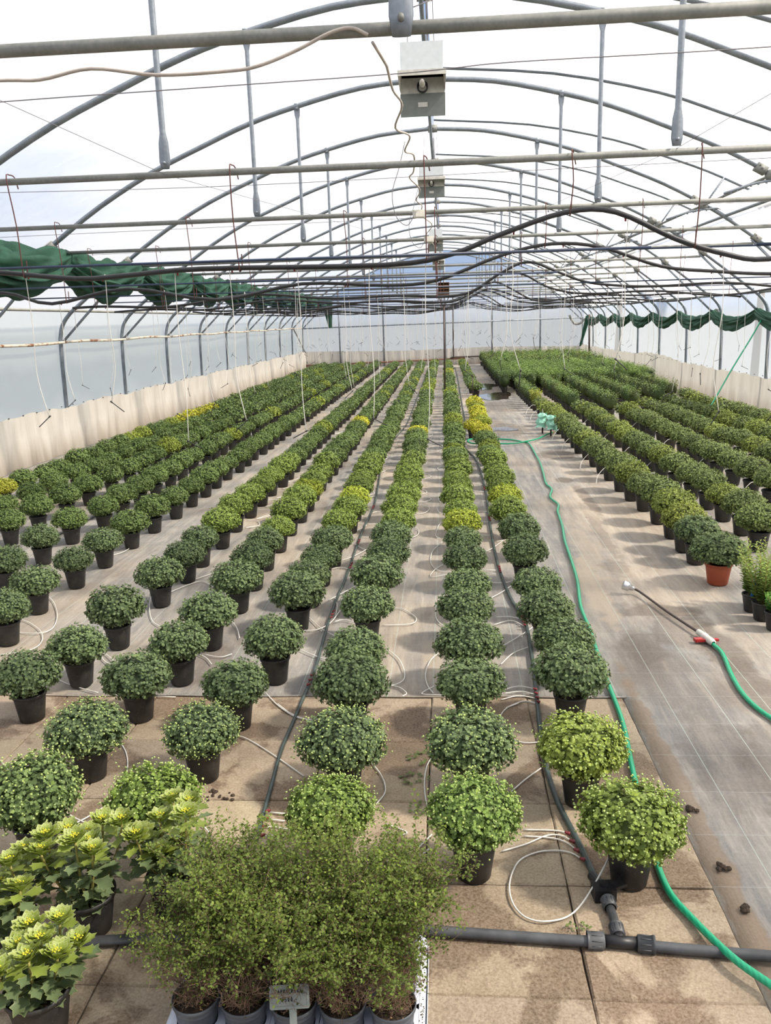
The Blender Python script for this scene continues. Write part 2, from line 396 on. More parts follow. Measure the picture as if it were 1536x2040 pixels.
def slab_mat():
    m, nt, b = new_mat('concrete_paving')
    oi = nt.nodes.new('ShaderNodeObjectInfo')
    big = noise(nt, 2.3, 6, 'geo', rough=.6, dist=.5); mid = noise(nt, 9, 6, 'geo', rough=.7); fine = noise(nt, 110, 4, 'geo', rough=.7)
    dry = ramp(nt, mid, [(.3, (.29, .23, .16)), (.7, (.44, .37, .275))])
    wet = ramp(nt, mid, [(.3, (.095, .058, .034)), (.7, (.18, .12, .076))])
    c = mixc(nt, ramp(nt, big, [(.455, (0, 0, 0)), (.50, (1, 1, 1))]), wet, dry)
    c = mixc(nt, .8, c, mixc(nt, 1.0, c, oi.outputs['Color'], 'MULTIPLY'))
    c = mixc(nt, .4, c, ramp(nt, fine, [(.34, (.07, .05, .03)), (.5, (.26, .205, .145)), (.7, (.46, .39, .30))]))
    nt.links.new(c, b.inputs['Base Color']); b.inputs['Roughness'].default_value = .85
    bump(nt, b, fine, .006, .5)
    return m
M['slab'] = slab_mat()
def water():
    m, nt, b = new_mat('puddle_water')
    b.inputs['Base Color'].default_value = (.10, .075, .055, 1); b.inputs['Roughness'].default_value = .06
    b.inputs['Specular IOR Level'].default_value = 1.0; b.inputs['Coat Weight'].default_value = .6; return m
M['water'] = water()
M['mud'] = plain('wet_mud', (.17, .12, .085), .6, 0, .3, 12)

# ================================================================== BUILDING
CX, HW = -0.17, 6.22           # centre line and half width
XL, XR = CX - HW, CX + HW
YEND = 37.35
HOOPS = [0.25, 2.95, 5.5] + [8.15 + 2.65 * i for i in range(12)]       # last one stands at the gable
HOOPS = [y for y in HOOPS if y < YEND + .2]
PROF = [(0, 4.80), (.8, 4.74), (1.6, 4.57), (2.2, 4.40), (2.8, 4.17), (3.5, 3.88), (4.2, 3.51), (4.8, 3.12), (5.3, 2.76), (5.75, 2.42), (5.98, 2.24), (6.12, 2.06), (6.18, 1.85), (6.20, 1.4), (6.22, 0.)]
def prof_z(x):
    xs = [p[0] for p in PROF]; zs = [p[1] for p in PROF]; return float(np.interp(abs(x), xs, zs))
half = smoothpath([(p[0], 0, p[1]) for p in PROF[:13]], 3)
half = np.vstack([half, [(6.20, 0, 1.4), (6.22, 0, 0)]])
FLAP = [(0.05, 4.90), (1.5, 4.77), (2.75, 4.50), (3.5, 4.24), (4.15, 4.00), (4.85, 3.68)]
flapc = smoothpath([(p[0], 0, p[1]) for p in FLAP], 3)

# ---- ground
gf = struct_empty('floor')
mb = MB()
xs = np.concatenate([np.linspace(XL - .15, .918, 60), [.9185], np.linspace(1.0, XR + .15, 40)]); ys = np.concatenate([np.linspace(-3, 4.085, 36), [4.0855], np.linspace(4.2, 8, 26), np.linspace(8.3, YEND + .2, 90)])
gx, gy = np.meshgrid(xs, ys)
gz = .0035 * np.sin(gx * 9 + 1.3 * np.sin(gy * 2)) * np.sin(gy * 1.7 + gx) - .006
inside = (gx < .9182) & (gy < 4.0852); gz[inside] = -.045
grid(mb, np.dstack([gx, gy, gz]))
obj('weed_fabric', mb, M['fabric'], gf)
mb = MB(); box(mb, (-2.6, .5, -.03), (7.1, 7.1, .02)); obj('joint_soil', mb, M['dark_gap'], gf)
# raised edge of the fabric where it meets the paving
mb = MB(); pts = [(x, 4.06 + .006 * math.sin(x * 7), .004) for x in np.linspace(-6.3, .93, 60)]
tube(mb, pts, .006, 5); obj('fabric_edge', mb, M['fabric'], gf)
sx0, sy0, SP = .41, 2.068, .5045
def slab_mesh(seed):
    r = random.Random(seed); mb = MB(); g = .0018
    x0, x1, y0, y1 = g, SP - g, g, SP - g + .0
    ch = .006; t = .0; k = 4
    out = []
    n = 8
    edge = [(x0 + (x1 - x0) * i / n, y0) for i in range(n)] + [(x1, y0 + (y1 - y0) * i / n) for i in range(n)] + [(x1 - (x1 - x0) * i / n, y1) for i in range(n)] + [(x0, y1 - (y1 - y0) * i / n) for i in range(n)]
    c = (x0 + x1) / 2
    e1 = [(x + r.uniform(-.0015, .0015), y + r.uniform(-.0015, .0015)) for x, y in edge]
    e2 = [(c + (x - c) * .975, c + (y - c) * .975) for x, y in e1]
    V = [(x, y, -.04) for x, y in e1] + [(x, y, -ch) for x, y in e1] + [(x, y, 0) for x, y in e2]
    m_ = len(e1)
    F = [(i, (i + 1) % m_, m_ + (i + 1) % m_, m_ + i) for i in range(m_)] + [(m_ + i, m_ + (i + 1) % m_, 2 * m_ + (i + 1) % m_, 2 * m_ + i) for i in range(m_)] + [tuple(range(2 * m_, 3 * m_))]
    mb.add(V, F); return mb.mesh('paving_slab', M['slab'], False)
slabs = [slab_mesh(i) for i in range(4)]
SR = random.Random(3)
for i in range(-12, 1):
    for j in range(-3, 4):
        y = sy0 + j * SP
        if i == -1 and j == 3: pass
        o = link(bpy.data.objects.new('paving_slab', slabs[SR.randrange(4)]), gf)
        o.location = (sx0 + i * SP + (.0), y, SR.uniform(-.003, .002)); 
        o.rotation_euler = (SR.uniform(-.004, .004), SR.uniform(-.004, .004), SR.uniform(-.004, .004))
        v = SR.uniform(.75, 1.15); o.color = (v, v * SR.uniform(.93, 1.0), v * SR.uniform(.85, .98), 1)
# puddles, mud patches
def blob(name, c, rx, ry, mat, label, cat, z=.002, seed=0, parent=None):
    r = random.Random(seed); k = 36; ph = [r.uniform(0, 6.28) for _ in range(4)]
    V = []
    for i in range(k):
        a = i * 2 * PI / k; q = 1 + .22 * math.sin(2 * a + ph[0]) + .14 * math.sin(3 * a + ph[1]) + .08 * math.sin(5 * a + ph[2]) + .05 * math.sin(9 * a + ph[3])
        V.append((rx * q * math.cos(a), ry * q * math.sin(a), 0))
    mb = MB(); mb.add(V, [tuple(range(k))]); o = obj(name, mb, mat, parent, loc=(c[0], c[1], z)); 
    if label: tag(o, label, cat)
    return o
blob('puddle', (1.25, 21.5), .42, 1.15, M['water'], 'largest shallow puddle in the aisle before the dense green block', 'puddle', seed=1)
blob('puddle', (1.15, 24.6), .38, 1.0, M['water'], 'far shallow puddle in the aisle beside the dense green block', 'puddle', seed=2)
blob('puddle', (1.0, 14.95), .24, .32, M['water'], 'small round puddle beyond the looped green hose', 'puddle', seed=3)

# ---- roof film, one sheet per bay; right half of the roof has the raised vent flap
cl = struct_empty('ceiling')
def film_strip(curve, y0, y1, sag, sign, off=.035, k=5):
    n = len(curve); G3 = np.zeros((k, n, 3))
    for a in range(k):
        t = a / (k - 1); s = sag * math.sin(PI * t)
        for b in range(n):
            x, z = curve[b][0], curve[b][2]
            nx, nz = x / 9., 1.
            G3[a, b] = (CX + sign * (x + nx * off), y0 + (y1 - y0) * t, z + off - s)
    mb = MB(); grid(mb, G3); return mb
roof_half = half[half[:, 2] > 2.24]
YB = [-2.4] + HOOPS
right_fixed = roof_half[roof_half[:, 0] > 4.1]
for a, b in zip(YB[:-1], YB[1:]):
    obj('film_panel', film_strip(roof_half, a, b, .02, -1), M['film'], cl)
    obj('film_panel', film_strip(right_fixed, a, b, .02, 1), M['film'], cl)
    obj('vent_film', film_strip(flapc, a, b, .02, 1, .03), M['film'], cl)
# ---- side walls
def wall_film(name, x, base_name):
    w = struct_empty(name); s = 1 if x > 0 else -1
    for a, b in zip(YB[:-1], YB[1:]):
        mb = MB(); G3 = []
        for t in np.linspace(0, 1, 7):
            y = a + (b - a) * t; G3.append([(x + s * .03 + s * .02 * math.sin(PI * t) - s * .015 * math.sin(13 * y + zz * 5) * .4, y, zz) for zz in (.0, .4, .8, 1.2, 1.6, 2.0, 2.28)])
        grid(mb, G3); obj('film_panel', mb, M['film_side_dimmed'] if s > 0 else M['film_side'], w)
    sk = MB(); G3 = []; r = np.random.default_rng(5 if s > 0 else 6)
    for y in np.arange(-2.4, YEND, .06):
        row = []
        top = .74 + .05 * abs(math.sin((y - 2.85) / 2.65 * PI)) * (1 if s < 0 else .6) - .02 + .012 * math.sin(y * 9)
        if s > 0 and 19 < y < 30: top += .12 * math.exp(-((y - 24.3) / 2.2) ** 2)
        for t in np.linspace(0, 1, 9):
            z = top * (1 - t) + .0 * t
            d = .02 + .018 * math.sin(y * 5.1 + 3 * t) * t + .022 * math.sin(y * 11 + 2.2 * math.sin(y * 1.3) + 4 * t) * t + .03 * t * t
            row.append((x - s * (d + .075), y, z))
        G3.append(row)
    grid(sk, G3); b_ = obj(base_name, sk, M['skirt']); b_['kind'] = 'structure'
    # clips along the top hem
    cm = MB()
    for y in np.arange(3, YEND, .42): box(cm, (x - s * .10, y, .765), (.012, .03, .012))
    obj('hem_clips', cm, M['black_plastic'], b_, kind='stuff')
    return w
wall_film('wall_left', XL, 'baseboard_left'); wall_film('wall_right', XR, 'baseboard_right')
# ---- far gable
wf = struct_empty('wall_far')
def gable_panel(x0, x1, z0, z1f, mat, nm='film_panel'):
    mb = MB(); G3 = []
    for x in np.linspace(x0, x1, 14):
        zt = z1f(x); G3.append([(x, YEND + .04 + .02 * math.sin(x * 3), z0 + (zt - z0) * t) for t in np.linspace(0, 1, 6)])
    grid(mb, G3); obj(nm, mb, mat, wf)
posts = [XL, -4.7, -2.72, .02, 2.09, 4.2, XR]
for a, b in zip(posts[:-1], posts[1:]):
    gable_panel(a, b, 0, lambda x: min(2.62, prof_z(x - CX) + .02), M['film_gable'])
for a, b in zip(posts[:-1], posts[1:]):
    gable_panel(a, b, 2.62, lambda x: max(2.62, prof_z(x - CX) + .03), M['film_clear'])
mb = MB(); G3 = []
for x in np.linspace(XL, XR, 120):
    G3.append([(x, YEND - .02 - .02 * math.sin(x * 4) * t - .015 * math.sin(x * 15), .70 * (1 - t) + .03 * math.sin(x * .8) * (1 - t)) for t in np.linspace(0, 1, 6)])
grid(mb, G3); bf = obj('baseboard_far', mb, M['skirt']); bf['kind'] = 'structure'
fr = thing('gable_frame', 'grey steel posts and rail of the far end wall', 'frame', (CX, YEND, 0))
def L(x, y, z): return (x - CX, y - YEND, z)
for x in posts[1:-1]:
    mb = MB(); rod(mb, L(x, YEND - .06, 0), L(x, YEND - .06, prof_z(x - CX)), .035); obj('post', mb, M['galv'], fr)
mb = MB(); rod(mb, L(XL, YEND - .1, 1.76), L(XR, YEND - .1, 1.88), .028); obj('rail', mb, M['galv'], fr)
mb = MB(); rod(mb, L(XL + .1, YEND - .12, .12), L(.9, YEND - .12, .27), .035); o = obj('water_pipe', mb, M['rust_brown']); o.location = (CX, YEND, 0)
tag(o, 'thick dark brown pipe running low along the far end wall', 'pipe')
mb = MB(); P = [(.38, 3.0), (.38, .36), (5.75, .40), (5.85, .30), (5.85, .03)]
tube(mb, smoothpath([(x, YEND - .18, z) for x, z in P[:1]] + [(x, YEND - .18, z) for x, z in [(.38, 1.6), (.38, .37), (.45, .33), (3, .36), (5.72, .40), (5.84, .36), (5.85, .03)]], 3), .03)
tag(obj('heating_pipe', mb, M['dark_rod']), 'thin dark pipe dropping down and along the right of the far end wall', 'pipe')

# ---- hoops: arch, tie bar, hangers, braces, plates, vent rafter with its rack
RB = random.Random(11)
def arch_mesh():
    mb = MB(); L_ = half.copy(); L_[:, 0] *= -1; P = np.vstack([L_[::-1], half[1:]]); tube(mb, P, .044, 8, flat=.7); return mb.mesh('arch', M['galv'])
def tie_mesh():
    mb = MB(); rod(mb, (-4.88, 0, 2.96), (4.88, 0, 2.96), .0215, 12); return mb.mesh('tie_bar', M['galv_dull'])
def hanger_mesh():
    mb = MB(); P = [(0, 0, 2.985), (0, 0, 3.03), (0, 0, 3.14), (0, 0, 3.2), (0, 0, 4.42), (0, 0, 4.47), (0, 0, 4.53), (0, 0, 4.56)]
    w = [.026, .036, .032, .020, .020, .032, .036, .026]; d = [.008, .008, .012, .02, .02, .012, .008, .008]
    k = 8; V = []
    for p, a, b in zip(P, w, d):
        V += [(p[0] + a * math.cos(t * 2 * PI / k), b * math.sin(t * 2 * PI / k), p[2]) for t in range(k)]
    F = [(i * k + j, i * k + (j + 1) % k, (i + 1) * k + (j + 1) % k, (i + 1) * k + j) for i in range(len(P) - 1) for j in range(k)] + [tuple(range(k))[::-1], tuple((len(P) - 1) * k + j for j in range(k))]
    mb.add(V, F); rod(mb, (0, -.03, 3.02), (0, .03, 3.02), .01, 6); rod(mb, (0, -.04, 4.54), (0, .04, 4.54), .01, 6)
    box(mb, (0, -.034, 4.56), (.05, .006, .07)); return mb.mesh('hanger', M['galv'])
def brace_mesh(s):
    mb = MB(); rod(mb, (s * 6.14, 0, 1.80), (s * 4.85, 0, 3.02), .021, 8); return mb.mesh('brace', M['galv'])
def plate_mesh():
    mb = MB(); box(mb, (0, 0, 0), (.14, .10, .09)); rod(mb, (0, -.08, 0), (0, .08, 0), .012, 6); rod(mb, (-.04, -.07, .02), (-.04, .07, .02), .01, 6); return mb.mesh('joint_plate', M['galv_dull'])
def rafter_mesh():
    mb = MB(); P = flapc.copy(); tube(mb, P, .036, 8, flat=.6); return mb.mesh('vent_rafter', M['galv'])
def rack_mesh():
    mb = MB(); P = smoothpath([(3.55, -.05, 3.35), (3.95, -.05, 3.46), (4.45, -.05, 3.50), (4.95, -.05, 3.60), (5.0, -.05, 3.68)], 5)
    tube(mb, P, .016, 4)
    for p in P[::1]: box(mb, (p[0], p[1], p[2] - .02), (.02, .02, .016))
    return mb.mesh('rack', M['galv'])
def gear_mesh():
    mb = MB(); lathe(mb, [(.0, -.05), (.05, -.05), (.07, -.02), (.07, .02), (.05, .05), (0, .05)], 12)
    me = mb.mesh('gearbox', M['galv_dull']); return me
def strut_mesh():
    mb = MB(); P = [(4.1, .0, 3.52), (4.38, .0, 3.92)]; tube(mb, P, .014, 4)
    for t in np.linspace(.1, .9, 12): box(mb, (4.1 + .28 * t + .012, 0, 3.52 + .40 * t), (.014, .02, .012))
    return mb.mesh('toothed_strut', M['galv'])
am, tm, hm, bl, br, pm, rm, km, gm, sm = arch_mesh(), tie_mesh(), hanger_mesh(), brace_mesh(-1), brace_mesh(1), plate_mesh(), rafter_mesh(), rack_mesh(), gear_mesh(), strut_mesh()
ORD = ['nearest', 'second', 'third', 'fourth', 'fifth', 'sixth', 'seventh', 'eighth', 'ninth', 'tenth', 'eleventh', 'twelfth', 'thirteenth', 'fourteenth', 'fifteenth']
vis = [y for y in HOOPS if y > 1]
for y in HOOPS:
    k = vis.index(y) if y in vis else -1
    nm = 'grey galvanised hoop frame just behind the viewpoint' if k < 0 else f'galvanised steel hoop frame with tie bar, {ORD[k]} from the camera'
    t = thing('hoop_frame', nm, 'frame', (CX, y, 0), group='greenhouse hoop frames')
    def P_(name, me, loc=(0, 0, 0), rot=None):
        o = link(bpy.data.objects.new(name, me), t); o.location = loc
        if rot: o.rotation_euler = rot
        return o
    P_('arch', am)
    if y > 1:
        P_('tie_bar', tm, (0, 0, 0 if y > 5.6 else -.03 if y > 4 else -.06))
        xo = 0
        if y < 4:
            mb = MB()
            kk = 10
            Pz = [(2.86, .03, .008), (2.92, .04, .008), (3.0, .038, .010), (3.1, .026, .022), (3.3, .026, .026), (4.7, .026, .026)]
            V = []
            for z, a, b in Pz: V += [(a * math.cos(i * 2 * PI / kk), b * math.sin(i * 2 * PI / kk), z) for i in range(kk)]
            mb.add(V, [(i * kk + j, i * kk + (j + 1) % kk, (i + 1) * kk + (j + 1) % kk, (i + 1) * kk + j) for i in range(len(Pz) - 1) for j in range(kk)] + [tuple(range(kk))[::-1]])
            o = obj('hanger', mb, M['galv'], t); o.location = (.045, -.05, 0)
            mb = MB(); lathe(mb, [(0, -.01), (.011, -.01), (.011, .01), (0, .01)], 8); o = obj('bolt', mb, M['galv_dull'], t); o.rotation_euler = (PI / 2, 0, 0); o.location = (.045, -.068, 2.91)
        P_('hanger', hm, (-1.6, 0, 0 if y > 5.6 else -.02)); P_('hanger', hm, (1.6, 0, 0 if y > 5.6 else -.02))
        P_('brace', bl); P_('brace', br)
        P_('joint_plate', pm, (-4.92, 0, 3.04), (0, -.6, 0)); P_('joint_plate', pm, (4.92, 0, 3.04), (0, .6, 0)); P_('joint_plate', pm, (.03, 0, 4.80))
    P_('vent_rafter', rm, (0, .02, .03))
    if y > 6 and y < 36:
        P_('rack', km); P_('gearbox', gm, (4.1, -.02, 3.54), (PI / 2, 0, 0)); P_('toothed_strut', sm, (0, -.03, 0)); P_('joint_plate', pm, (3.98, 0, 3.62), (0, .5, 0))
# long members along the house
def long_pipe(name, P, r, mat, label, cat='pipe', k=8):
    mb = MB(); tube(mb, np.array(P, float), r, k); return tag(obj(name, mb, mat), label, cat)
long_pipe('ridge_pipe', [(CX, -2.2, 4.74), (CX, YEND, 4.74)], .022, M['galv'], 'galvanised ridge pipe under the peak of the roof')
long_pipe('vent_drive_shaft', [(CX + 4.1, 5.5, 3.54), (CX + 4.1, 36, 3.54)], .019, M['galv_dull'], 'long drive shaft linking the vent gears along the right roof', 'shaft')
long_pipe('vent_edge_rail', [(CX + 4.87, -2.2, 3.70), (CX + 4.87, YEND, 3.70)], .028, M['galv'], 'outer rail of the raised roof vent on the right', 'rail')
long_pipe('purlin', [(CX + 4.45, -2.2, 3.38), (CX + 4.45, YEND, 3.38)], .025, M['galv'], 'purlin under the vent opening on the right roof slope', 'rail')
for s, nm in ((-1, 'left'), (1, 'right')):
    long_pipe('eave_rail', [(CX + s * 6.0, -2.2, 2.30), (CX + s * 6.0, YEND, 2.30)], .024, M['galv_dull'], f'grey eave rail along the top of the {nm} wall', 'rail')
P = [(XL + .10, y, 1.79 + .012 * math.sin(y * 1.9)) for y in np.arange(-2.2, YEND, .66)]
long_pipe('rusty_rail', P, .022, M['rusty_paint'], 'rust-flecked white rail along the left wall below the eave', 'rail')
P = [(XR - .08, y, 1.80) for y in np.arange(-2.2, YEND, 2.65)]
long_pipe('side_rail', P, .02, M['galv_dull'], 'grey rail along the right wall behind the gathered net', 'rail')
mb = MB(); tube(mb, smoothpath([(XR - .2, 16.3, 1.95), (XR - .2, 16.8, 1.72), (XR - .18, 17.7, 1.66), (XR - .15, 18.4, 1.78), (XR - .12, 18.9, 2.0)], 5), .035); lathe(mb, [(.05, -.04), (.05, .04)], 10, (XR - .13, 18.85, 1.97))
tag(obj('flexible_pipe', mb, M['galv_dull']), 'short curved grey pipe by the gathered net on the right wall', 'pipe')
mb = MB(); tube(mb, smoothpath([(5.35, 36.6, 2.0), (5.45, 36.6, 1.8), (5.6, 36.6, 1.62), (5.85, 36.6, 1.66), (5.98, 36.6, 1.8), (6.1, 36.6, 1.8)], 5), .05)
tag(obj('flexible_pipe', mb, M['galv_dull']), 'curved grey pipe bend in the far right corner', 'pipe')
# cross braces near the far left corner
mb = MB(); rod(mb, (XL + .1, 34.6, 1.8), (XL + .1, YEND, .7), .025); tag(obj('corner_brace', mb, M['galv_dull']), 'diagonal dark brace in the far left corner of the wall', 'brace')
mb = MB(); rod(mb, (XR - .25, 34.0, .0), (XR - .3, 34.0, 2.0), .035); box(mb, (XR - .25, 34.0, .46), (.12, .12, .12)); tag(obj('drain_pipe', mb, M['dark_rod']), 'dark upright pipe in the far right corner', 'pipe')

# ================================================================== PLANTS
def basis(nrm, up):
    """rows of unit normals / preferred length directions -> orthonormal frames (n,3,3) columns x(width) y(length) z(normal)"""
    nrm = nrm / (np.linalg.norm(nrm, axis=1)[:, None] + 1e-9)
    y = up - nrm * np.sum(up * nrm, axis=1)[:, None]; y /= (np.linalg.norm(y, axis=1)[:, None] + 1e-9)
    x = np.cross(y, nrm); return np.stack([x, y, nrm], axis=2)
def scatter(mb, T, F, pos, nrm, up, size, tint, tmod=None, mi=0):
    """many copies of the small template T (verts) / F (faces)"""
    T = np.asarray(T, float); B = basis(nrm, up)
    V = np.einsum('nij,kj->nki', B, T) * size[:, None, None] + pos[:, None, :]
    k = len(T); n = len(pos)
    off = mb.n + np.arange(n) * k
    FF = []
    for f in F:
        a = (off[:, None] + np.array(f)[None, :]); FF.extend(map(tuple, a.tolist()))
    mb.v.append(V.reshape(-1, 3)); mb.f.extend(FF); mb.mi.extend([mi] * len(FF)); mb.n += n * k
    tt = np.repeat(tint, k) if tmod is None else (tint[:, None] + np.asarray(tmod)[None, :]).ravel()
    mb.tint.append(tt); mb.has_t = True
# lobed chrysanthemum leaf, folded along the midrib; unit length
LEAF = [(0, 0, 0), (.16, .22, .03), (.36, .38, .06), (.24, .52, .04), (.40, .72, .05), (.18, .80, .02), (0, 1.02, -.06), (-.18, .80, .02), (-.40, .72, .05), (-.24, .52, .04), (-.36, .38, .06), (-.16, .22, .03), (0, .5, -.02)]
LEAF_F = [(0, 1, 12), (1, 2, 3, 12), (3, 4, 5, 12), (5, 6, 12), (6, 7, 12), (7, 8, 9, 12), (9, 10, 11, 12), (11, 0, 12)]
LEAF2 = [(0, 0, 0), (.36, .4, .06), (.30, .78, .03), (0, 1, -.06), (-.30, .78, .03), (-.36, .4, .06)]
LEAF2_F = [(0, 1, 2, 3), (0, 3, 4, 5)]
OCT = [(0, 0, 1), (1, 0, 0), (0, 1, 0), (-1, 0, 0), (0, -1, 0), (0, 0, -.7)]
OCT_F = [(0, 1, 2), (0, 2, 3), (0, 3, 4), (0, 4, 1), (5, 2, 1), (5, 3, 2), (5, 4, 3), (5, 1, 4)]
def ico(mb, r, c, squash=1., mi=0, tint=.0, nu=10, nv=6, wob=0., seed=0):
    g = np.random.default_rng(seed); V = []
    for i in range(nv + 1):
        ph = PI * i / nv
        for j in range(nu):
            th = 2 * PI * j / nu; q = r * (1 + wob * g.uniform(-1, 1)); V.append((c[0] + q * math.sin(ph) * math.cos(th), c[1] + q * math.sin(ph) * math.sin(th), c[2] + q * squash * math.cos(ph)))
    F = [(i * nu + j, (i + 1) * nu + j, (i + 1) * nu + (j + 1) % nu, i * nu + (j + 1) % nu) for i in range(nv) for j in range(nu)]
    mb.add(V, F, mi, tint)
def fib(n, g, zmin=-.75):
    i = np.arange(n) + .5; z = 1 - (1 - zmin) * i / n; ph = i * 2.399963 + g.uniform(0, 6)
    r = np.sqrt(np.clip(1 - z * z, 0, 1)); return np.stack([r * np.cos(ph), r * np.sin(ph), z], 1)
def mum_foliage(seed, shoots, per, size, tpl, a=.165, top=.125, low=.085, zc=.235, core=True, asym=.07):
    g = np.random.default_rng(seed); mb = MB()
    D = fib(shoots, g) + g.normal(0, .06, (shoots, 3)); D /= np.linalg.norm(D, axis=1)[:, None]
    lump = 1 + asym * np.sin(3 * np.arctan2(D[:, 1], D[:, 0]) + g.uniform(0, 6)) * .6 + g.uniform(-.07, .07, shoots)
    zz = np.where(D[:, 2] > 0, D[:, 2] * top, D[:, 2] * low)
    tip = np.stack([D[:, 0] * a * lump, D[:, 1] * a * lump, zc + zz * lump], 1)
    nrm = np.stack([D[:, 0] / a, D[:, 1] / a, D[:, 2] / np.where(D[:, 2] > 0, top, low)], 1); nrm /= np.linalg.norm(nrm, axis=1)[:, None]
    idx = np.repeat(np.arange(shoots), per); n = len(idx)
    depth = g.uniform(0, 1, n) ** 1.3
    off = g.normal(0, 1, (n, 3)); off -= nrm[idx] * np.sum(off * nrm[idx], axis=1)[:, None]; off /= np.linalg.norm(off, axis=1)[:, None]
    pos = tip[idx] - nrm[idx] * (depth * .045)[:, None] + off * (.004 + .010 * depth)[:, None]
    up = off * 1.0 + nrm[idx] * (.75 - .8 * depth)[:, None] + np.array([0, 0, -.10])
    nn_ = nrm[idx] * 1.0 - off * (.55 - .3 * depth)[:, None] + g.normal(0, .22, (n, 3)) + np.array([0, 0, .25])
    sz = size * g.uniform(.7, 1.15, n) * (.75 + .5 * depth)
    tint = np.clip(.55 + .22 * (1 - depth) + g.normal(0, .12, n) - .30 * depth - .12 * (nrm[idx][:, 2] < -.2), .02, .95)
    T, F = tpl; scatter(mb, T, F, pos, nn_, up, sz, tint)
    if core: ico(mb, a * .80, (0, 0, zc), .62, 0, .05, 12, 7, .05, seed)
    return mb, tip, nrm
POT = [(.0, .0), (.058, .0), (.062, .004), (.080, .132), (.080, .136), (.086, .137), (.087, .152), (.083, .154), (.079, .150), (.077, .12)]
def pot_mesh(name, mat, s=1., hs=1., k=28):
    mb = MB(); lathe(mb, [(r * s, z * hs) for r, z in POT], k); return mb.mesh(name, mat)
pot_hi = pot_mesh('pot', M['pot']); pot_lo = pot_mesh('pot', M['pot'], k=14); pot_big = pot_mesh('pot', M['pot'], 1.1, 1.1, 20); pot_orange = pot_mesh('pot', M['terracotta'], 1.15, 1.05)
mb = MB(); disc(mb, .078, .128); soil_me = mb.mesh('soil', M['soil'])
HI, MID, BUDM = [], [], []
for s in range(5):
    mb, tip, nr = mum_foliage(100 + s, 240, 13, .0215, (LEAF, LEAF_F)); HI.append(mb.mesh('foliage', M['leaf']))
    g = np.random.default_rng(s); sel = tip[:, 2] > .17; tp, tn = tip[sel], nr[sel]
    rep = np.repeat(np.arange(len(tp)), 2); pp = tp[rep] + tn[rep] * g.uniform(-.002, .012, len(rep))[:, None] + g.normal(0, .009, (len(rep), 3))
    mb = MB(); scatter(mb, OCT, OCT_F, pp, tn[rep], g.normal(0, 1, (len(rep), 3)), g.uniform(.0036, .0058, len(rep)), g.uniform(.3, .8, len(rep)))
    BUDM.append(mb.mesh('flower_buds', M['bud']))
for s in range(4):
    mb, _, _ = mum_foliage(200 + s, 190, 8, .0265, (LEAF2, LEAF2_F)); MID.append(mb.mesh('foliage', M['leaf']))

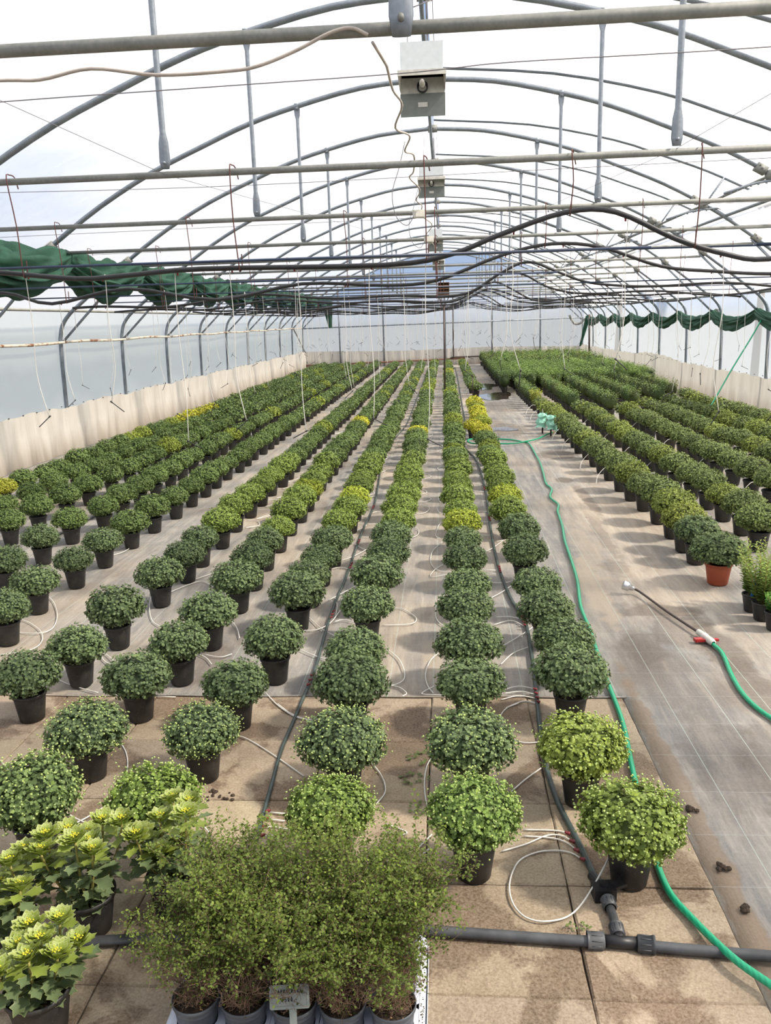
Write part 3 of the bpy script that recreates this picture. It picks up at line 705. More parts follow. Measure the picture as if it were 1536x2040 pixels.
# rows of pots: X of the row, explicit near pots, then a regular run
def cont(x, y0, y1, st, xj=.02, seed=0):
    r = random.Random(seed); out = []; y = y0
    while y < y1: out.append((x + r.uniform(-xj, xj), y)); y += st * r.uniform(.93, 1.07)
    return out
YF = 35.3
ROWS = {
 'A': ('row beside the long green hose', [(.63, 2.60), (.535, 3.09), (.60, 3.80), (.628, 4.26), (.594, 4.76), (.592, 5.29), (.578, 6.0), (.60, 6.67), (.556, 7.35), (.576, 8.0)] + cont(.58, 8.5, 13.3, .55, seed=1) + [(.45, 13.77)] + cont(.60, 14.25, 18.4, .53, seed=2) + [(.80, 21.45), (.78, 21.95)] + cont(.72, 22.5, YF, .54, seed=3)),
 'B': ('row left of the right-hand drip pipe', [(.08, 2.62), (.085, 3.13), (.104, 3.75), (.112, 4.22), (.108, 4.82), (.127, 5.31), (.136, 5.89), (.12, 6.47), (.126, 6.95), (.129, 7.5)] + cont(.12, 8.0, YF, .54, seed=4)),
 'C': ('row right of the left-hand drip pipe', [(-.445, 2.66), (-.455, 3.14), (-.482, 3.70), (-.512, 4.17), (-.51, 4.85), (-.495, 5.42), (-.452, 5.98), (-.464, 6.48), (-.436, 7.07), (-.445, 7.58)] + cont(-.44, 8.1, YF, .54, seed=5)),
 'D': ('row left of the left-hand drip pipe', [(-1.11, 2.66), (-1.10, 3.24), (-1.065, 3.72), (-.98, 4.26), (-.99, 5.06), (-.985, 5.52), (-.973, 6.0), (-.95, 6.5), (-.965, 7.08), (-.93, 7.6)] + cont(-.95, 8.1, YF - 1, .54, seed=6)),
 'E': ('seventh row from the left wall', [(-1.585, 2.68), (-1.62, 3.24), (-1.60, 3.80), (-1.52, 4.24), (-1.49, 4.75), (-1.48, 5.42), (-1.485, 5.92), (-1.50, 6.42), (-1.50, 6.97)] + cont(-1.50, 7.55, YF, .54, seed=7)),
 'F': ('sixth row from the left wall', [(-2.18, 3.79), (-2.10, 4.21), (-2.095, 4.76), (-2.09, 5.55), (-2.072, 6.11), (-2.078, 6.54), (-2.056, 7.11), (-2.08, 7.72)] + cont(-2.06, 8.3, YF, .53, seed=8)),
 'G': ('fifth row from the left wall', [(-2.86, 4.82), (-2.95, 5.41), (-2.93, 5.99), (-2.924, 6.54), (-2.917, 7.14), (-2.904, 7.71), (-2.872, 8.29), (-2.88, 8.87)] + cont(-2.87, 9.4, YF, .53, seed=9)),
 'H': ('fourth row from the left wall', [(-3.46, 5.94), (-3.52, 6.64), (-3.568, 7.32), (-3.47, 7.85)] + cont(-3.5, 8.4, YF, .53, seed=10)),
 'I': ('third row from the left wall', [(-4.165, 7.30), (-4.149, 7.83), (-4.113, 8.40), (-4.141, 9.02)] + cont(-4.1, 9.6, YF, .54, seed=11)),
 'J': ('second row from the left wall', [(-4.645, 8.08), (-4.60, 8.6), (-4.63, 9.2)] + cont(-4.62, 9.8, YF, .55, seed=12)),
 'K': ('row nearest the left wall', [(-5.18, 9.06), (-5.18, 9.53), (-5.06, 9.86)] + cont(-5.12, 10.4, YF, .52, seed=13)),
 'R': ('row along the right edge of the aisle', [(1.996, 6.5), (2.0, 6.85), (2.02, 7.29), (2.03, 7.83), (2.02, 8.37), (2.0, 8.86), (1.99, 9.36), (1.994, 10.02), (1.99, 10.5), (1.985, 11.0), (1.986, 11.58)] + cont(1.97, 12.1, 17.4, .52, seed=14)),
 'S': ('second row right of the aisle', [(2.61, 6.86), (2.658, 7.38), (2.66, 7.9), (2.664, 8.41), (2.65, 8.9), (2.64, 9.5), (2.627, 10.08)] + cont(2.62, 10.6, 16.5, .52, seed=15)),
 'T': ('third row right of the aisle', cont(3.33, 7.95, 15.9, .55, seed=16)),
 'U': ('fourth row right of the aisle', cont(3.95, 9.6, 16.8, .54, seed=17)),
 'V': ('fifth row right of the aisle', cont(4.55, 11.2, 17.2, .54, seed=18)),
 'W': ('row nearest the right wall', cont(5.2, 12.2, 18.5, .56, seed=19)),
}
PR = random.Random(21)
def tone(row, x, y, k):
    r = PR
    dark = (.115, .165, .075); mid = (.125, .185, .058); light = (.175, .245, .055); yel = (.42, .42, .04)
    if row in 'RSTUVW':
        c, n = ((.145, .195, .065), 'mid green') if r.random() < .75 else ((.19, .24, .055), 'yellowish green')
        if row == 'R' and k == 0: c, n = dark, 'dark green'
        if row == 'R' and k == 1: c, n = (.22, .26, .055), 'yellowish green'
    elif y < 3.9 and k == 0 and row in 'ABCDE': c, n = {'A': ((.19, .26, .055), 'light green'), 'B': ((.15, .23, .06), 'fresh green'), 'C': ((.17, .25, .055), 'fresh green'), 'D': ((.17, .25, .05), 'light green'), 'E': ((.125, .185, .065), 'grey green')}[row]
    elif row == 'A' and k == 1: c, n = (.21, .27, .055), 'light green'
    elif row in 'ABCDEFGH' and y < 6.75: c, n = dark, 'dark green'
    elif y < 10.6:
        c, n = (light, 'light green') if row in 'ABCDEF' else (mid, 'mid green')
        q = r.random()
        if row in 'ABDE' and q < .12: c, n = (.30, .36, .045), 'yellow green'
    else:
        c, n = (mid, 'mid green')
        if y > 22: c = (.125, .185, .065)
        q = r.random()
        if q < .10: c, n = (.24, .30, .05), 'yellow green'
        elif q < .125 and row in 'ABCDE': c, n = yel, 'yellow'
    if row == 'A' and 12.8 < y < 18.5: c, n = ((.30, .36, .045), 'yellow green') if r.random() < .75 else (yel, 'yellow')
    if row == 'A' and abs(y - 13.77) < .1: c, n = yel, 'yellow'
    if row == 'K' and 15.3 < y < 18.0: c, n = yel, 'yellow'
    if row == 'K' and y < 9.3: c, n = (.34, .36, .05), 'yellow green'
    j = r.uniform(.88, 1.12)
    return tuple(v * j for v in c), n
def nth(n): return {1: 'first', 2: 'second', 3: 'third', 4: 'fourth', 5: 'fifth', 6: 'sixth', 7: 'seventh', 8: 'eighth', 9: 'ninth', 10: 'tenth'}.get(n) or (str(n) + ('st' if n % 10 == 1 and n != 11 else 'nd' if n % 10 == 2 and n != 12 else 'rd' if n % 10 == 3 and n != 13 else 'th'))
plants = []
for key, (rn, pts) in ROWS.items():
    for k, (x, y) in enumerate(pts):
        c, n = tone(key, x, y, k); plants.append([math.hypot(x, y), key, rn, k, x, y, c, n])
plants.sort(key=lambda p: p[0])
def copy_tree(o):
    c = o.copy(); COL.objects.link(c)
    for ch in o.children:
        d = ch.copy(); COL.objects.link(d); d.parent = c
    return c
def place_mum(p, hi, buds, big=False, orange=False):
    _, key, rn, k, x, y, c, n = p
    word = 'chrysanthemum with a domed crown'
    t = thing('potted_chrysanthemum', f'{n} potted chrysanthemum, {nth(k + 1)} in the {rn}', 'plant', (x, y, 0), PR.uniform(0, 6.28), 'domed potted chrysanthemums')
    if orange: t['label'] = 'dark green potted chrysanthemum in an orange-brown pot at the aisle edge'
    def part(name, me, s=1., z=0):
        o = link(bpy.data.objects.new(name, me), t); o.scale = (s, s, s); o.location = (0, 0, z); return o
    s = PR.uniform(.93, 1.08) * (1.04 if y < 5.5 else .98)
    part('pot', pot_orange if orange else pot_big if big else pot_hi if hi else pot_lo); 
    if hi: part('soil', soil_me, .98)
    zo = .0
    if big: s *= 1.12
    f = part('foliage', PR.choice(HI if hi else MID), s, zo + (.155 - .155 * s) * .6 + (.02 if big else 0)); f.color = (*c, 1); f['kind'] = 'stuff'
    f.scale = (s, s, s * PR.uniform(.93, 1.08))
    if orange: f.scale = (1.2, 1.2, 1.1); f.location.z = -.01; 
    if buds:
        b = link(bpy.data.objects.new('flower_buds', BUDM[HI.index(f.data)]), t); b.scale = f.scale; b.location = f.location; b['kind'] = 'stuff'
    return t
for p in plants[:299]: place_mum(p, p[5] < 9.5, p[5] < 3.6 and p[1] in 'ABCDEF', p[1] in 'RSTUVW')
place_mum([0, 'R', '', 0, 2.0, 5.97, (.115, .165, .07), 'dark green'], True, False, orange=True)
# everything beyond: one object
far = plants[299:]
def far_obj(name, items, label, cat, group=None, tall=None):
    """items: (x, y, color, scale). One merged mesh of bushy crowns in pots."""
    mb = MB(); cols = []
    g = np.random.default_rng(9)
    base = []
    for s in range(5):
        m2 = MB()
        if tall is None:
            m2, _, _ = mum_foliage(300 + s, 75, 3, .050, (LEAF2, LEAF2_F))
        else: m2 = tall_foliage(400 + s, 14, 11, .045, (LEAF2, LEAF2_F))
        base.append((np.concatenate(m2.v), m2.f, np.concatenate(m2.tint)))
    pm_ = MB(); lathe(pm_, [(.06, 0), (.08, .14), (.086, .15), (.07, .15)], 10); pv, pf = np.concatenate(pm_.v), pm_.f
    for (x, y, c, s) in items:
        bv, bf_, bt = base[g.integers(5)]; a = g.uniform(0, 6.28); R = np.array([[math.cos(a), -math.sin(a), 0], [math.sin(a), math.cos(a), 0], [0, 0, 1]])
        q = bv @ R.T * s + np.array([x, y, .0 if tall else .01]); mb.add(q, bf_, 0, bt); cols.append(np.broadcast_to(np.array([*c, 1.]), (len(q), 4)))
        q = pv + np.array([x, y, 0]); mb.add(q, pf, 1, np.full(len(q), .5)); cols.append(np.broadcast_to(np.array([.02, .02, .02, 1.]), (len(q), 4)))
    me = mb.mesh(name, [M['leaf_far'], M['pot']])
    ca = me.color_attributes.new('pcol', 'FLOAT_COLOR', 'POINT'); ca.data.foreach_set('color', np.concatenate(cols).astype(np.float32).ravel())
    o = obj(name, me, None); tag(o, label, cat, group, 'stuff'); return o
far_obj('distant_chrysanthemums', [(p[4], p[5], p[6], PR.uniform(.92, 1.06)) for p in far], 'far ends of the chrysanthemum rows, small green domes towards the end wall', 'plants', 'domed potted chrysanthemums')

# ---- taller bushy plants on the right
def tall_foliage(seed, stems, per, size, tpl, h=.40, r=.13):
    g = np.random.default_rng(seed); mb = MB(); P = []; Nn = []; U = []; S = []; Tn = []
    for s in range(stems):
        a = g.uniform(0, 6.28); q = math.sqrt(g.uniform(0, 1)) * r; hh = h * g.uniform(.75, 1.12)
        b0 = np.array([q * .4 * math.cos(a), q * .4 * math.sin(a), .13]); b1 = np.array([q * math.cos(a) * 1.15, q * math.sin(a) * 1.15, .13 + hh])
        for k in range(per):
            t = .15 + .85 * (k + g.uniform(0, 1)) / per; an = k * 2.4 + a
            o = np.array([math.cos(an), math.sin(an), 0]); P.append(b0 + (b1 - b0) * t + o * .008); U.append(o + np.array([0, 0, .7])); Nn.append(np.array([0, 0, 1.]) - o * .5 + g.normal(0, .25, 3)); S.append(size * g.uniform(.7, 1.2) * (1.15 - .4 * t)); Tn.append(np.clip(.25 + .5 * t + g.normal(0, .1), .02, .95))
    scatter(mb, tpl[0], tpl[1], np.array(P), np.array(Nn), np.array(U), np.array(S), np.array(Tn))
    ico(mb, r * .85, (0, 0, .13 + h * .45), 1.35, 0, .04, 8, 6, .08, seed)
    return mb
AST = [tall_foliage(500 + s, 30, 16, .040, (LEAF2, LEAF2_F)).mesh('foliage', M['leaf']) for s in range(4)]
aster = []
for key, x, y0, nm in (('R', 1.93, 17.9, 'row at the aisle'), ('S', 2.6, 17.0, 'second row'), ('T', 3.25, 16.4, 'third row'), ('U', 3.9, 17.3, 'fourth row'), ('V', 4.5, 17.7, 'fifth row'), ('W', 5.1, 19.0, 'row by the wall')):
    for k, (a, b) in enumerate(cont(x, y0, 22.2, .44, seed=int(x * 10))): aster.append((a, b, nm, k))
r_ = random.Random(31)
dense = []
yy = 22.35; kk = 0
while yy < 36.3:
    for i in range(12): dense.append((1.62 + i * .345 + r_.uniform(-.04, .04), yy + r_.uniform(-.05, .05), kk, i))
    yy += .345; kk += 1
dense.sort(key=lambda d: d[1])
na = 0
for (x, y, nm, k) in aster:
    t = thing('potted_aster', f'bushy upright green plant, {nth(k + 1)} in the {nm} before the dense block', 'plant', (x, y, 0), r_.uniform(0, 6), 'bushy upright potted plants on the right')
    link(bpy.data.objects.new('pot', pot_lo), t)
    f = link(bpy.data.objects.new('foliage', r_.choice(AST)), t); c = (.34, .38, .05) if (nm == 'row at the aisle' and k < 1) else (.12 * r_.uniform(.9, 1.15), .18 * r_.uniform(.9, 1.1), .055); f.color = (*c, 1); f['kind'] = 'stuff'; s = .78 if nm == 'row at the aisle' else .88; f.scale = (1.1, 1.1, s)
    f.location.z = .14 * (1 - s)
    na += 1
ND = 300 - na
for (x, y, rw, ci) in dense[:ND]:
    front = 'front row of' if rw == 0 else 'left edge of' if ci == 0 else 'middle of'
    lab = f'bushy green plant, {nth(ci + 1)} from left in {nth(rw + 1)} row of the dense block'
    t = thing('potted_aster', lab, 'plant', (x, y, 0), r_.uniform(0, 6), 'bushy upright potted plants on the right')
    link(bpy.data.objects.new('pot', pot_lo), t)
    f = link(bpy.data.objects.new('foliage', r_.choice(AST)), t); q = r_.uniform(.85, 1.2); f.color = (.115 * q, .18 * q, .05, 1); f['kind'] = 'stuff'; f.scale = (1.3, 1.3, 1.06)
far_obj('distant_bushy_plants', [(x, y, (.125 * r_.uniform(.85, 1.2), .19 * r_.uniform(.9, 1.1), .05), r_.uniform(1.1, 1.3)) for (x, y, _, _) in dense[ND:]], 'far part of the dense block of bushy green plants on the right', 'plants', 'bushy upright potted plants on the right', tall=True)

# ---- small conifer-like pots at the right edge
def feather(seed, h=.34, n=9, c=(.17, .24, .06), green=True):
    g = np.random.default_rng(seed); lf = MB(); st = MB(); P = []; Nn = []; U = []; S = []; Tn = []
    for s in range(n):
        a = g.uniform(0, 6.28); lean = g.uniform(.05, .5); d = np.array([math.cos(a) * lean, math.sin(a) * lean, 1.]); d /= np.linalg.norm(d); L_ = h * g.uniform(.7, 1.1)
        b0 = np.array([.02 * math.cos(a), .02 * math.sin(a), .10]); tube(st, [b0, b0 + d * L_ * .5 + np.array([0, 0, .01]), b0 + d * L_], [.0025, .002, .001], 5)
        for k in range(34):
            t = .1 + .9 * k / 34; an = k * 2.4; o = np.array([math.cos(an), math.sin(an), 0])
            P.append(b0 + d * L_ * t); U.append(o + d * .9); Nn.append(np.array([0, 0, 1.]) - o * .4); S.append(.044 * (1.15 - .65 * t) * g.uniform(.8, 1.2)); Tn.append(np.clip(.35 + .45 * t + g.normal(0, .1), 0, .95))
    thin = [(v[0] * .55, v[1], v[2]) for v in LEAF2]
    scatter(lf, thin, LEAF2_F, np.array(P), np.array(Nn), np.array(U), np.array(S), np.array(Tn)); return lf, st
sp = [(2.04, 5.38, 'small potted shrub with a blue label beside the orange-brown pot', True), (2.045, 5.215, 'small potted feathery shrub between two others at the right edge', False), (2.06, 5.035, 'low leafy plant in a small black pot, nearest the right edge', False), (2.21, 5.42, 'small potted feathery shrub behind the others at the right edge', False)]
for i, (x, y, lab, tg) in enumerate(sp):
    t = thing('small_shrub', lab, 'plant', (x, y, 0), i, 'small shrubs at the right edge')
    link(bpy.data.objects.new('pot', pot_mesh('pot', M['pot'], .82, .80, 20)), t)
    mb = MB(); disc(mb, .06, .105); obj('soil', mb, M['soil'], t)
    lf, st = feather(60 + i, .13 if i == 2 else .38, 16 if i == 2 else 26)
    f = obj('foliage', lf, M['leaf'], t, kind='stuff'); f.color = (.20, .29, .07, 1) if i != 2 else (.10, .24, .05, 1)
    obj('stems', st, M['stem'], t, kind='stuff')
    if tg:
        mb = MB(); box(mb, (-.05, -.045, .155), (.018, .002, .12)); box(mb, (-.047, -.047, .21), (.024, .002, .03)); o = obj('plant_label', mb, M['blue_label'], t, False); o.rotation_euler = (0, .12, -i + .2); o['label'] = 'blue plastic plant label'
        mb = MB()
        for q in range(7): box(mb, (-.05 + .003 * math.sin(q * 2.3), -.0468, .115 + q * .014), (.008, .0006, .005))
        o = obj('lettering', mb, M['ink'], t, False); o.rotation_euler = (0, .12, -i + .2)

# ---- silver-edged shrubs in the lower left corner: stems, separate leaves, rosettes
def big_leaf(seed):
    g = random.Random(seed); L_ = .072; out = []
    # outline, wedge base widening to five lobes
    O = [(0, 0), (.10, .28), (.20, .46), (.40, .62), (.28, .70), (.36, .86), (.16, .88), (0, 1.05), (-.16, .88), (-.36, .86), (-.28, .70), (-.40, .62), (-.20, .46), (-.10, .28)]
    O = [(x * .80 + g.uniform(-.02, .02), y) for x, y in O]; n = len(O); mb = MB()
    bend = lambda x, y: -.22 * y * y + .22 * abs(x) + .05
    V = [(x * L_, y * L_, bend(x, y) * L_) for x, y in O] + [(x * L_ * .80, (.55 + (y - .55) * .84) * L_, (bend(x * .8, y) - .015) * L_) for x, y in O] + [(0, .55 * L_, (bend(0, .55) - .03) * L_)]
    F = [(i, (i + 1) % n, n + (i + 1) % n, n + i) for i in range(n)] + [(n + i, n + (i + 1) % n, 2 * n) for i in range(n)]
    mb.add(V, F, 0, [1.] * n + [.55] * n + [.3]); return mb.mesh('leaf', M['rim_leaf'])
BL = [big_leaf(i) for i in range(4)]
def rosette(seed):
    g = np.random.default_rng(seed); mb = MB(); n = 46
    O = [(0, 0, 0), (.17, .45, .06), (.20, .8, .04), (0, 1, 0), (-.20, .8, .04), (-.17, .45, .06), (0, .55, -.01)]
    F = [(0, 1, 6), (1, 2, 6), (2, 3, 6), (3, 4, 6), (4, 5, 6), (5, 0, 6)]
    i = np.arange(n); an = i * 2.4; t = i / n
    o = np.stack([np.cos(an), np.sin(an), 0 * an], 1)
    pos = o * (.003 + .004 * t)[:, None] + np.stack([0 * t, 0 * t, .022 * (1 - t)], 1)
    up = o * (.25 + .95 * t)[:, None] + np.array([0, 0, 1.]) * (1.1 - .75 * t)[:, None]
    nr = np.array([0, 0, 1.]) - o * .9
    scatter(mb, O, F, pos, nr + g.normal(0, .15, (n, 3)), up, .018 + .032 * t, np.zeros(n) + .5, [0, .38, .47, .5, .47, .38, -.1])
    return mb.mesh('leaf_rosette', M['rim_leaf'])
RS = [rosette(i) for i in range(3)]
def bud_cluster():
    g = np.random.default_rng(4); mb = MB(); n = 16; pos = np.stack([g.normal(0, .006, n), g.normal(0, .006, n), .03 + g.uniform(0, .006, n)], 1)
    scatter(mb, OCT, OCT_F, pos, np.tile([0, 0, 1.], (n, 1)), g.normal(0, 1, (n, 3)), np.full(n, .0036), g.uniform(.4, .9, n)); return mb.mesh('yellow_buds', M['ybud'])
M['ybud'] = foliage('yellow_bud', base=(.55, .52, .05), dark=.8)
BC = bud_cluster()
def dir_rot(d, roll=0.):
    q = Vector(d).to_track_quat('Y', 'Z'); return q @ Quaternion((0, 1, 0), roll)
big_pot = pot_mesh('pot', M['pot'], 1.10, .95, 36)
def silver_shrub(x, y, label, nstem, hmax, seed, spread=.16, aim=None):
    g = random.Random(seed); t = thing('silver_edged_shrub', label, 'plant', (x, y, 0), 0, 'silver-edged shrubs in the lower left')
    link(bpy.data.objects.new('pot', big_pot), t); mb = MB(); disc(mb, .085, .122); obj('soil', mb, M['soil'], t)
    for s in range(nstem):
        a = s * 2.4 + g.uniform(-.3, .3); q = spread * math.sqrt((s + .6) / nstem); h = hmax * g.uniform(.68, 1.05)
        p0 = Vector((.25 * q * math.cos(a), .25 * q * math.sin(a), .115)); p2 = Vector((q * math.cos(a), q * math.sin(a), .115 + h - .12)); p1 = (p0 + p2) / 2 + Vector((0, 0, .02)) + Vector((math.cos(a), math.sin(a), 0)) * .02
        P = smoothpath([p0, p1, p2], 5); mb = MB(); tube(mb, P, np.linspace(.005, .0035, len(P)), 6)
        so = obj('stem', mb, M['stem'], t)
        n = 19
        for k in range(n):
            u = .04 + .93 * k / n; p = P[min(len(P) - 1, int(u * (len(P) - 1)))] + (P[min(len(P) - 1, int(u * (len(P) - 1)) + 1)] - P[min(len(P) - 1, int(u * (len(P) - 1)))]) * ((u * (len(P) - 1)) % 1)
            an = a + k * 2.4; d = Vector((math.cos(an), math.sin(an), .55 - .5 * (1 - u) + g.uniform(-.15, .15)))
            o = link(bpy.data.objects.new('leaf', g.choice(BL)), so); o.location = Vector(p); o.rotation_mode = 'QUATERNION'; o.rotation_quaternion = dir_rot(d, g.uniform(-.35, .35))
            sc = (1.15 - .45 * abs(u - .45)) * g.uniform(.8, 1.1); o.scale = (sc, sc, sc)
            m_ = g.uniform(.85, 1.15); o.color = (.15 * m_, .205 * m_, .095 * m_, 1) if u < .7 else (.22 * m_, .28 * m_, .05 * m_, 1)
        ro = link(bpy.data.objects.new('leaf_rosette', g.choice(RS)), so); ro.location = Vector(P[-1]); ro.color = (.27, .34, .045, 1); ro['kind'] = 'stuff'; ro.rotation_euler = (g.uniform(-.2, .2), g.uniform(-.2, .2), g.uniform(0, 6)); ro.scale = (1.15,) * 3
        bo = link(bpy.data.objects.new('yellow_buds', BC), so); bo.location = Vector(P[-1]); bo['kind'] = 'stuff'
silver_shrub(-1.19, 1.90, 'silver-edged shrub in the black pot at the bottom left corner', 9, .30, 1, .13)
silver_shrub(-1.42, 2.16, 'silver-edged shrub cut off by the left edge of the photo', 9, .33, 2, .13)
silver_shrub(-1.22, 2.30, 'silver-edged shrub behind the bottom left one, centre of its group', 9, .37, 3, .14)
silver_shrub(-.955, 2.40, 'silver-edged shrub nearest the twiggy plants in the tray', 8, .385, 4, .12)
# ---- wiry shrubs in the white tray
def wiry(seed):
    g = np.random.default_rng(seed); tw = MB(); P = []; U = []; Nn = []; S = []; Tn = []
    def grow(p, d, L_, r, lev):
        n = max(3, int(L_ / .018)); pts = [p.copy()]
        for i in range(n):
            d = d + g.normal(0, .36, 3); d[2] += .07; rr = math.hypot(p[0], p[1]); lim = min(.25, .03 + .85 * max(0, p[2] - .12)); d[:2] -= p[:2] * (14 if rr > lim else 0);  d /= np.linalg.norm(d); p = p + d * L_ / n; pts.append(p.copy())
            if lev < 2 and g.random() < (.55 if lev == 0 else .45): 
                e = d + g.normal(0, .8, 3); e[2] = abs(e[2]) * .5 + .1; grow(p.copy(), e / np.linalg.norm(e), L_ * g.uniform(.3, .55), r * .6, lev + 1)
            if lev >= 1 or i > n * .3:
                for q in range(3 if lev else 2):
                    o = g.normal(0, 1, 3); o /= np.linalg.norm(o)
                    if p[2] < .30 and g.random() < .96: continue
                    P.append(p + o * .004); U.append(o); Nn.append(g.normal(0, 1, 3) * .6 + np.array([0, 0, 1.])); S.append(g.uniform(.007, .014)); Tn.append(np.clip(.22 + 1.5 * (p[2] - .2) + g.normal(0, .17), .02, .98))
        tube(tw, pts, np.linspace(r, r * .5, len(pts)), 3, cap=False)
    for s in range(17):
        a = g.uniform(0, 6.28); l = g.uniform(.05, .60); d = np.array([math.cos(a) * l, math.sin(a) * l, 1.]); grow(np.array([.02 * math.cos(a), .02 * math.sin(a), .09]), d / np.linalg.norm(d), g.uniform(.27, .41), .0016, 0)
    lf = MB(); T = [(0, 0, 0), (.35, .5, .05), (.2, .9, 0), (-.2, .9, 0), (-.35, .5, .05)]
    scatter(lf, T, [(0, 1, 2, 3, 4)], np.array(P), np.array(Nn), np.array(U), np.array(S), np.array(Tn)); return lf.mesh('leaves', M['shrub_leaf']), tw.mesh('twigs', M['twig'])
WR = [wiry(70 + i) for i in range(4)]
TZ = .0
tr = thing('plant_tray', 'pale blue-white plastic carrier tray under the wiry shrubs', 'tray', (-.447, 2.03, 0))
px = [-.728 + .447, -.588 + .447, 0, -.309 + .447, -.169 + .447]; py = [1.90 - 2.03, 2.03 - 2.03, 2.165 - 2.03]
mb = MB()
W_, D_, H_ = .37, .235, .055
# tray deck with round holes
def deck(mb, cx_, cy_, sx_, sy_, r, z, k=24):
    outer = []
    for i in range(k):
        a = i * 2 * PI / k + PI / k; c_, s_ = math.cos(a), math.sin(a); m_ = max(abs(c_) / (sx_ / 2), abs(s_) / (sy_ / 2)); outer.append((cx_ + c_ / m_, cy_ + s_ / m_, z))
    inner = [(cx_ + r * math.cos(i * 2 * PI / k + PI / k), cy_ + r * math.sin(i * 2 * PI / k + PI / k), z) for i in range(k)]
    low = [(x * 1., y, z - .045) for x, y, _ in inner]
    mb.add(outer + inner + low, [(i, (i + 1) % k, k + (i + 1) % k, k + i) for i in range(k)] + [(k + i, k + (i + 1) % k, 2 * k + (i + 1) % k, 2 * k + i) for i in range(k)])
for x in px:
    for y in py: deck(mb, x, y, .140, .135, .058, H_)
obj('cell_deck', mb, M['tray'], tr, False)
mb = MB(); XA, XB, YA, YB_ = px[0] - .07, px[-1] + .07, py[0] - .0675, py[2] + .0675
def rrect(x0, x1, y0, y1, r, k=5):
    out = []
    for cx_, cy_, a0 in ((x1 - r, y1 - r, 0), (x0 + r, y1 - r, PI / 2), (x0 + r, y0 + r, PI), (x1 - r, y0 + r, 1.5 * PI)):
        out += [(cx_ + r * math.cos(a0 + i * PI / 2 / k), cy_ + r * math.sin(a0 + i * PI / 2 / k)) for i in range(k + 1)]
    return out
loops = [(rrect(XA - .0, XB + .0, YA, YB_, .001), H_), (rrect(XA - .012, XB + .012, YA - .012, YB_ + .012, .02), H_), (rrect(XA - .018, XB + .018, YA - .018, YB_ + .018, .025), H_ - .008), (rrect(XA - .024, XB + .024, YA - .024, YB_ + .024, .03), .0)]
n = len(loops[0][0]); V = [(x, y, z) for l, z in loops for x, y in l]; mb.add(V, [(a * n + i, a * n + (i + 1) % n, (a + 1) * n + (i + 1) % n, (a + 1) * n + i) for a in range(3) for i in range(n)]); obj('rim', mb, M['tray'], tr)
mb = MB(); box(mb, (XB + .0095, .02, H_ + .0006), (.016, .30, .0008)); box(mb, (XB + .0220, .02, .027), (.001, .34, .045), R=[[1, 0, .09], [0, 1, 0], [-.09, 0, 1]]); obj('sticker', mb, M['sticker'], tr, False)
mb = MB(); g_ = random.Random(2)
for q in range(70): box(mb, (XB + .0095 + g_.uniform(-.007, .007), .02 + g_.uniform(-.145, .145), H_ + .0015), (g_.uniform(.001, .004), g_.uniform(.001, .006), .0006), g_.uniform(0, 3))
for q in range(40): box(mb, (g_.uniform(XA, XB), py[0] - .0675 + g_.uniform(0, .012), H_ + .0015), (.003, .002, .002), g_.uniform(0, 3))
obj('soil_crumbs', mb, M['soil'], tr, False, kind='stuff')
tray_pot = MB(); lathe(tray_pot, [(.0, .012), (.048, .012), (.050, .015), (.0625, .118), (.0665, .119), (.0670, .131), (.064, .132), (.0615, .105)], 28); tray_pot = tray_pot.mesh('pot', M['grey_pot'])
mb = MB(); disc(mb, .061, .116)
for q in range(60):
    a_, b_ = g_.uniform(0, 6.28), .057 * math.sqrt(g_.random()); box(mb, (b_ * math.cos(a_), b_ * math.sin(a_), .1165), (.004, .003, .004), g_.uniform(0, 3), g_.random() < .18)
tray_soil = mb.mesh('soil', [M['soil'], M['tape']], False)
cn = ['first', 'second', 'third', 'fourth', 'fifth']; rn_ = ['front', 'middle', 'back']
for j, y in enumerate(py):
    for i, x in enumerate(px):
        t = thing('wiry_shrub', f'wiry tiny-leaved shrub, {cn[i]} from the left in the {rn_[j]} row of the tray', 'plant', (-.447 + x, 2.03 + y, 0), g_.uniform(0, 6.28), 'wiry shrubs in the tray')
        link(bpy.data.objects.new('pot', tray_pot), t); link(bpy.data.objects.new('soil', tray_soil), t)
        lf, tw = WR[g_.randrange(4)]; s = g_.uniform(.86, .98)
        if j == 0: s *= .90
        for nm, me in (('leaves', lf), ('twigs', tw)):
            o = link(bpy.data.objects.new(nm, me), t); o.scale = (s, s, s * 1.02); o['kind'] = 'stuff'; o.location.z = .012 if j == 0 else 0
# ---- the price sign, hand lettered
sg = thing('price_sign', 'small grey hand-lettered price sign stuck in the middle front tray pot', 'sign', (-.443, 1.828, .13), .06)
mb = MB(); lp = [(rrect(-.055, .055, .0, .062, .006), -.002), (rrect(-.055, .055, .0, .062, .006), .002), (rrect(-.048, .048, .007, .055, .003), .002), (rrect(-.047, .047, .008, .054, .003), .0005)]
n = len(lp[0][0]); V = [(x, -z, y + .028) for l, z in lp for x, y in l]; mb.add(V, [(a * n + i, a * n + (i + 1) % n, (a + 1) * n + (i + 1) % n, (a + 1) * n + i) for a in range(3) for i in range(n)] + [tuple(3 * n + i for i in range(n)), tuple(range(n))[::-1]])
TILT = (-.42, -.05, 0)
o = obj('plate', mb, M['sign'], sg, False); o.rotation_euler = TILT
mb = MB(); box(mb, (.008, .001, -.002), (.020, .002, .066)); o = obj('stake', mb, M['sign'], sg, False); o.rotation_euler = TILT
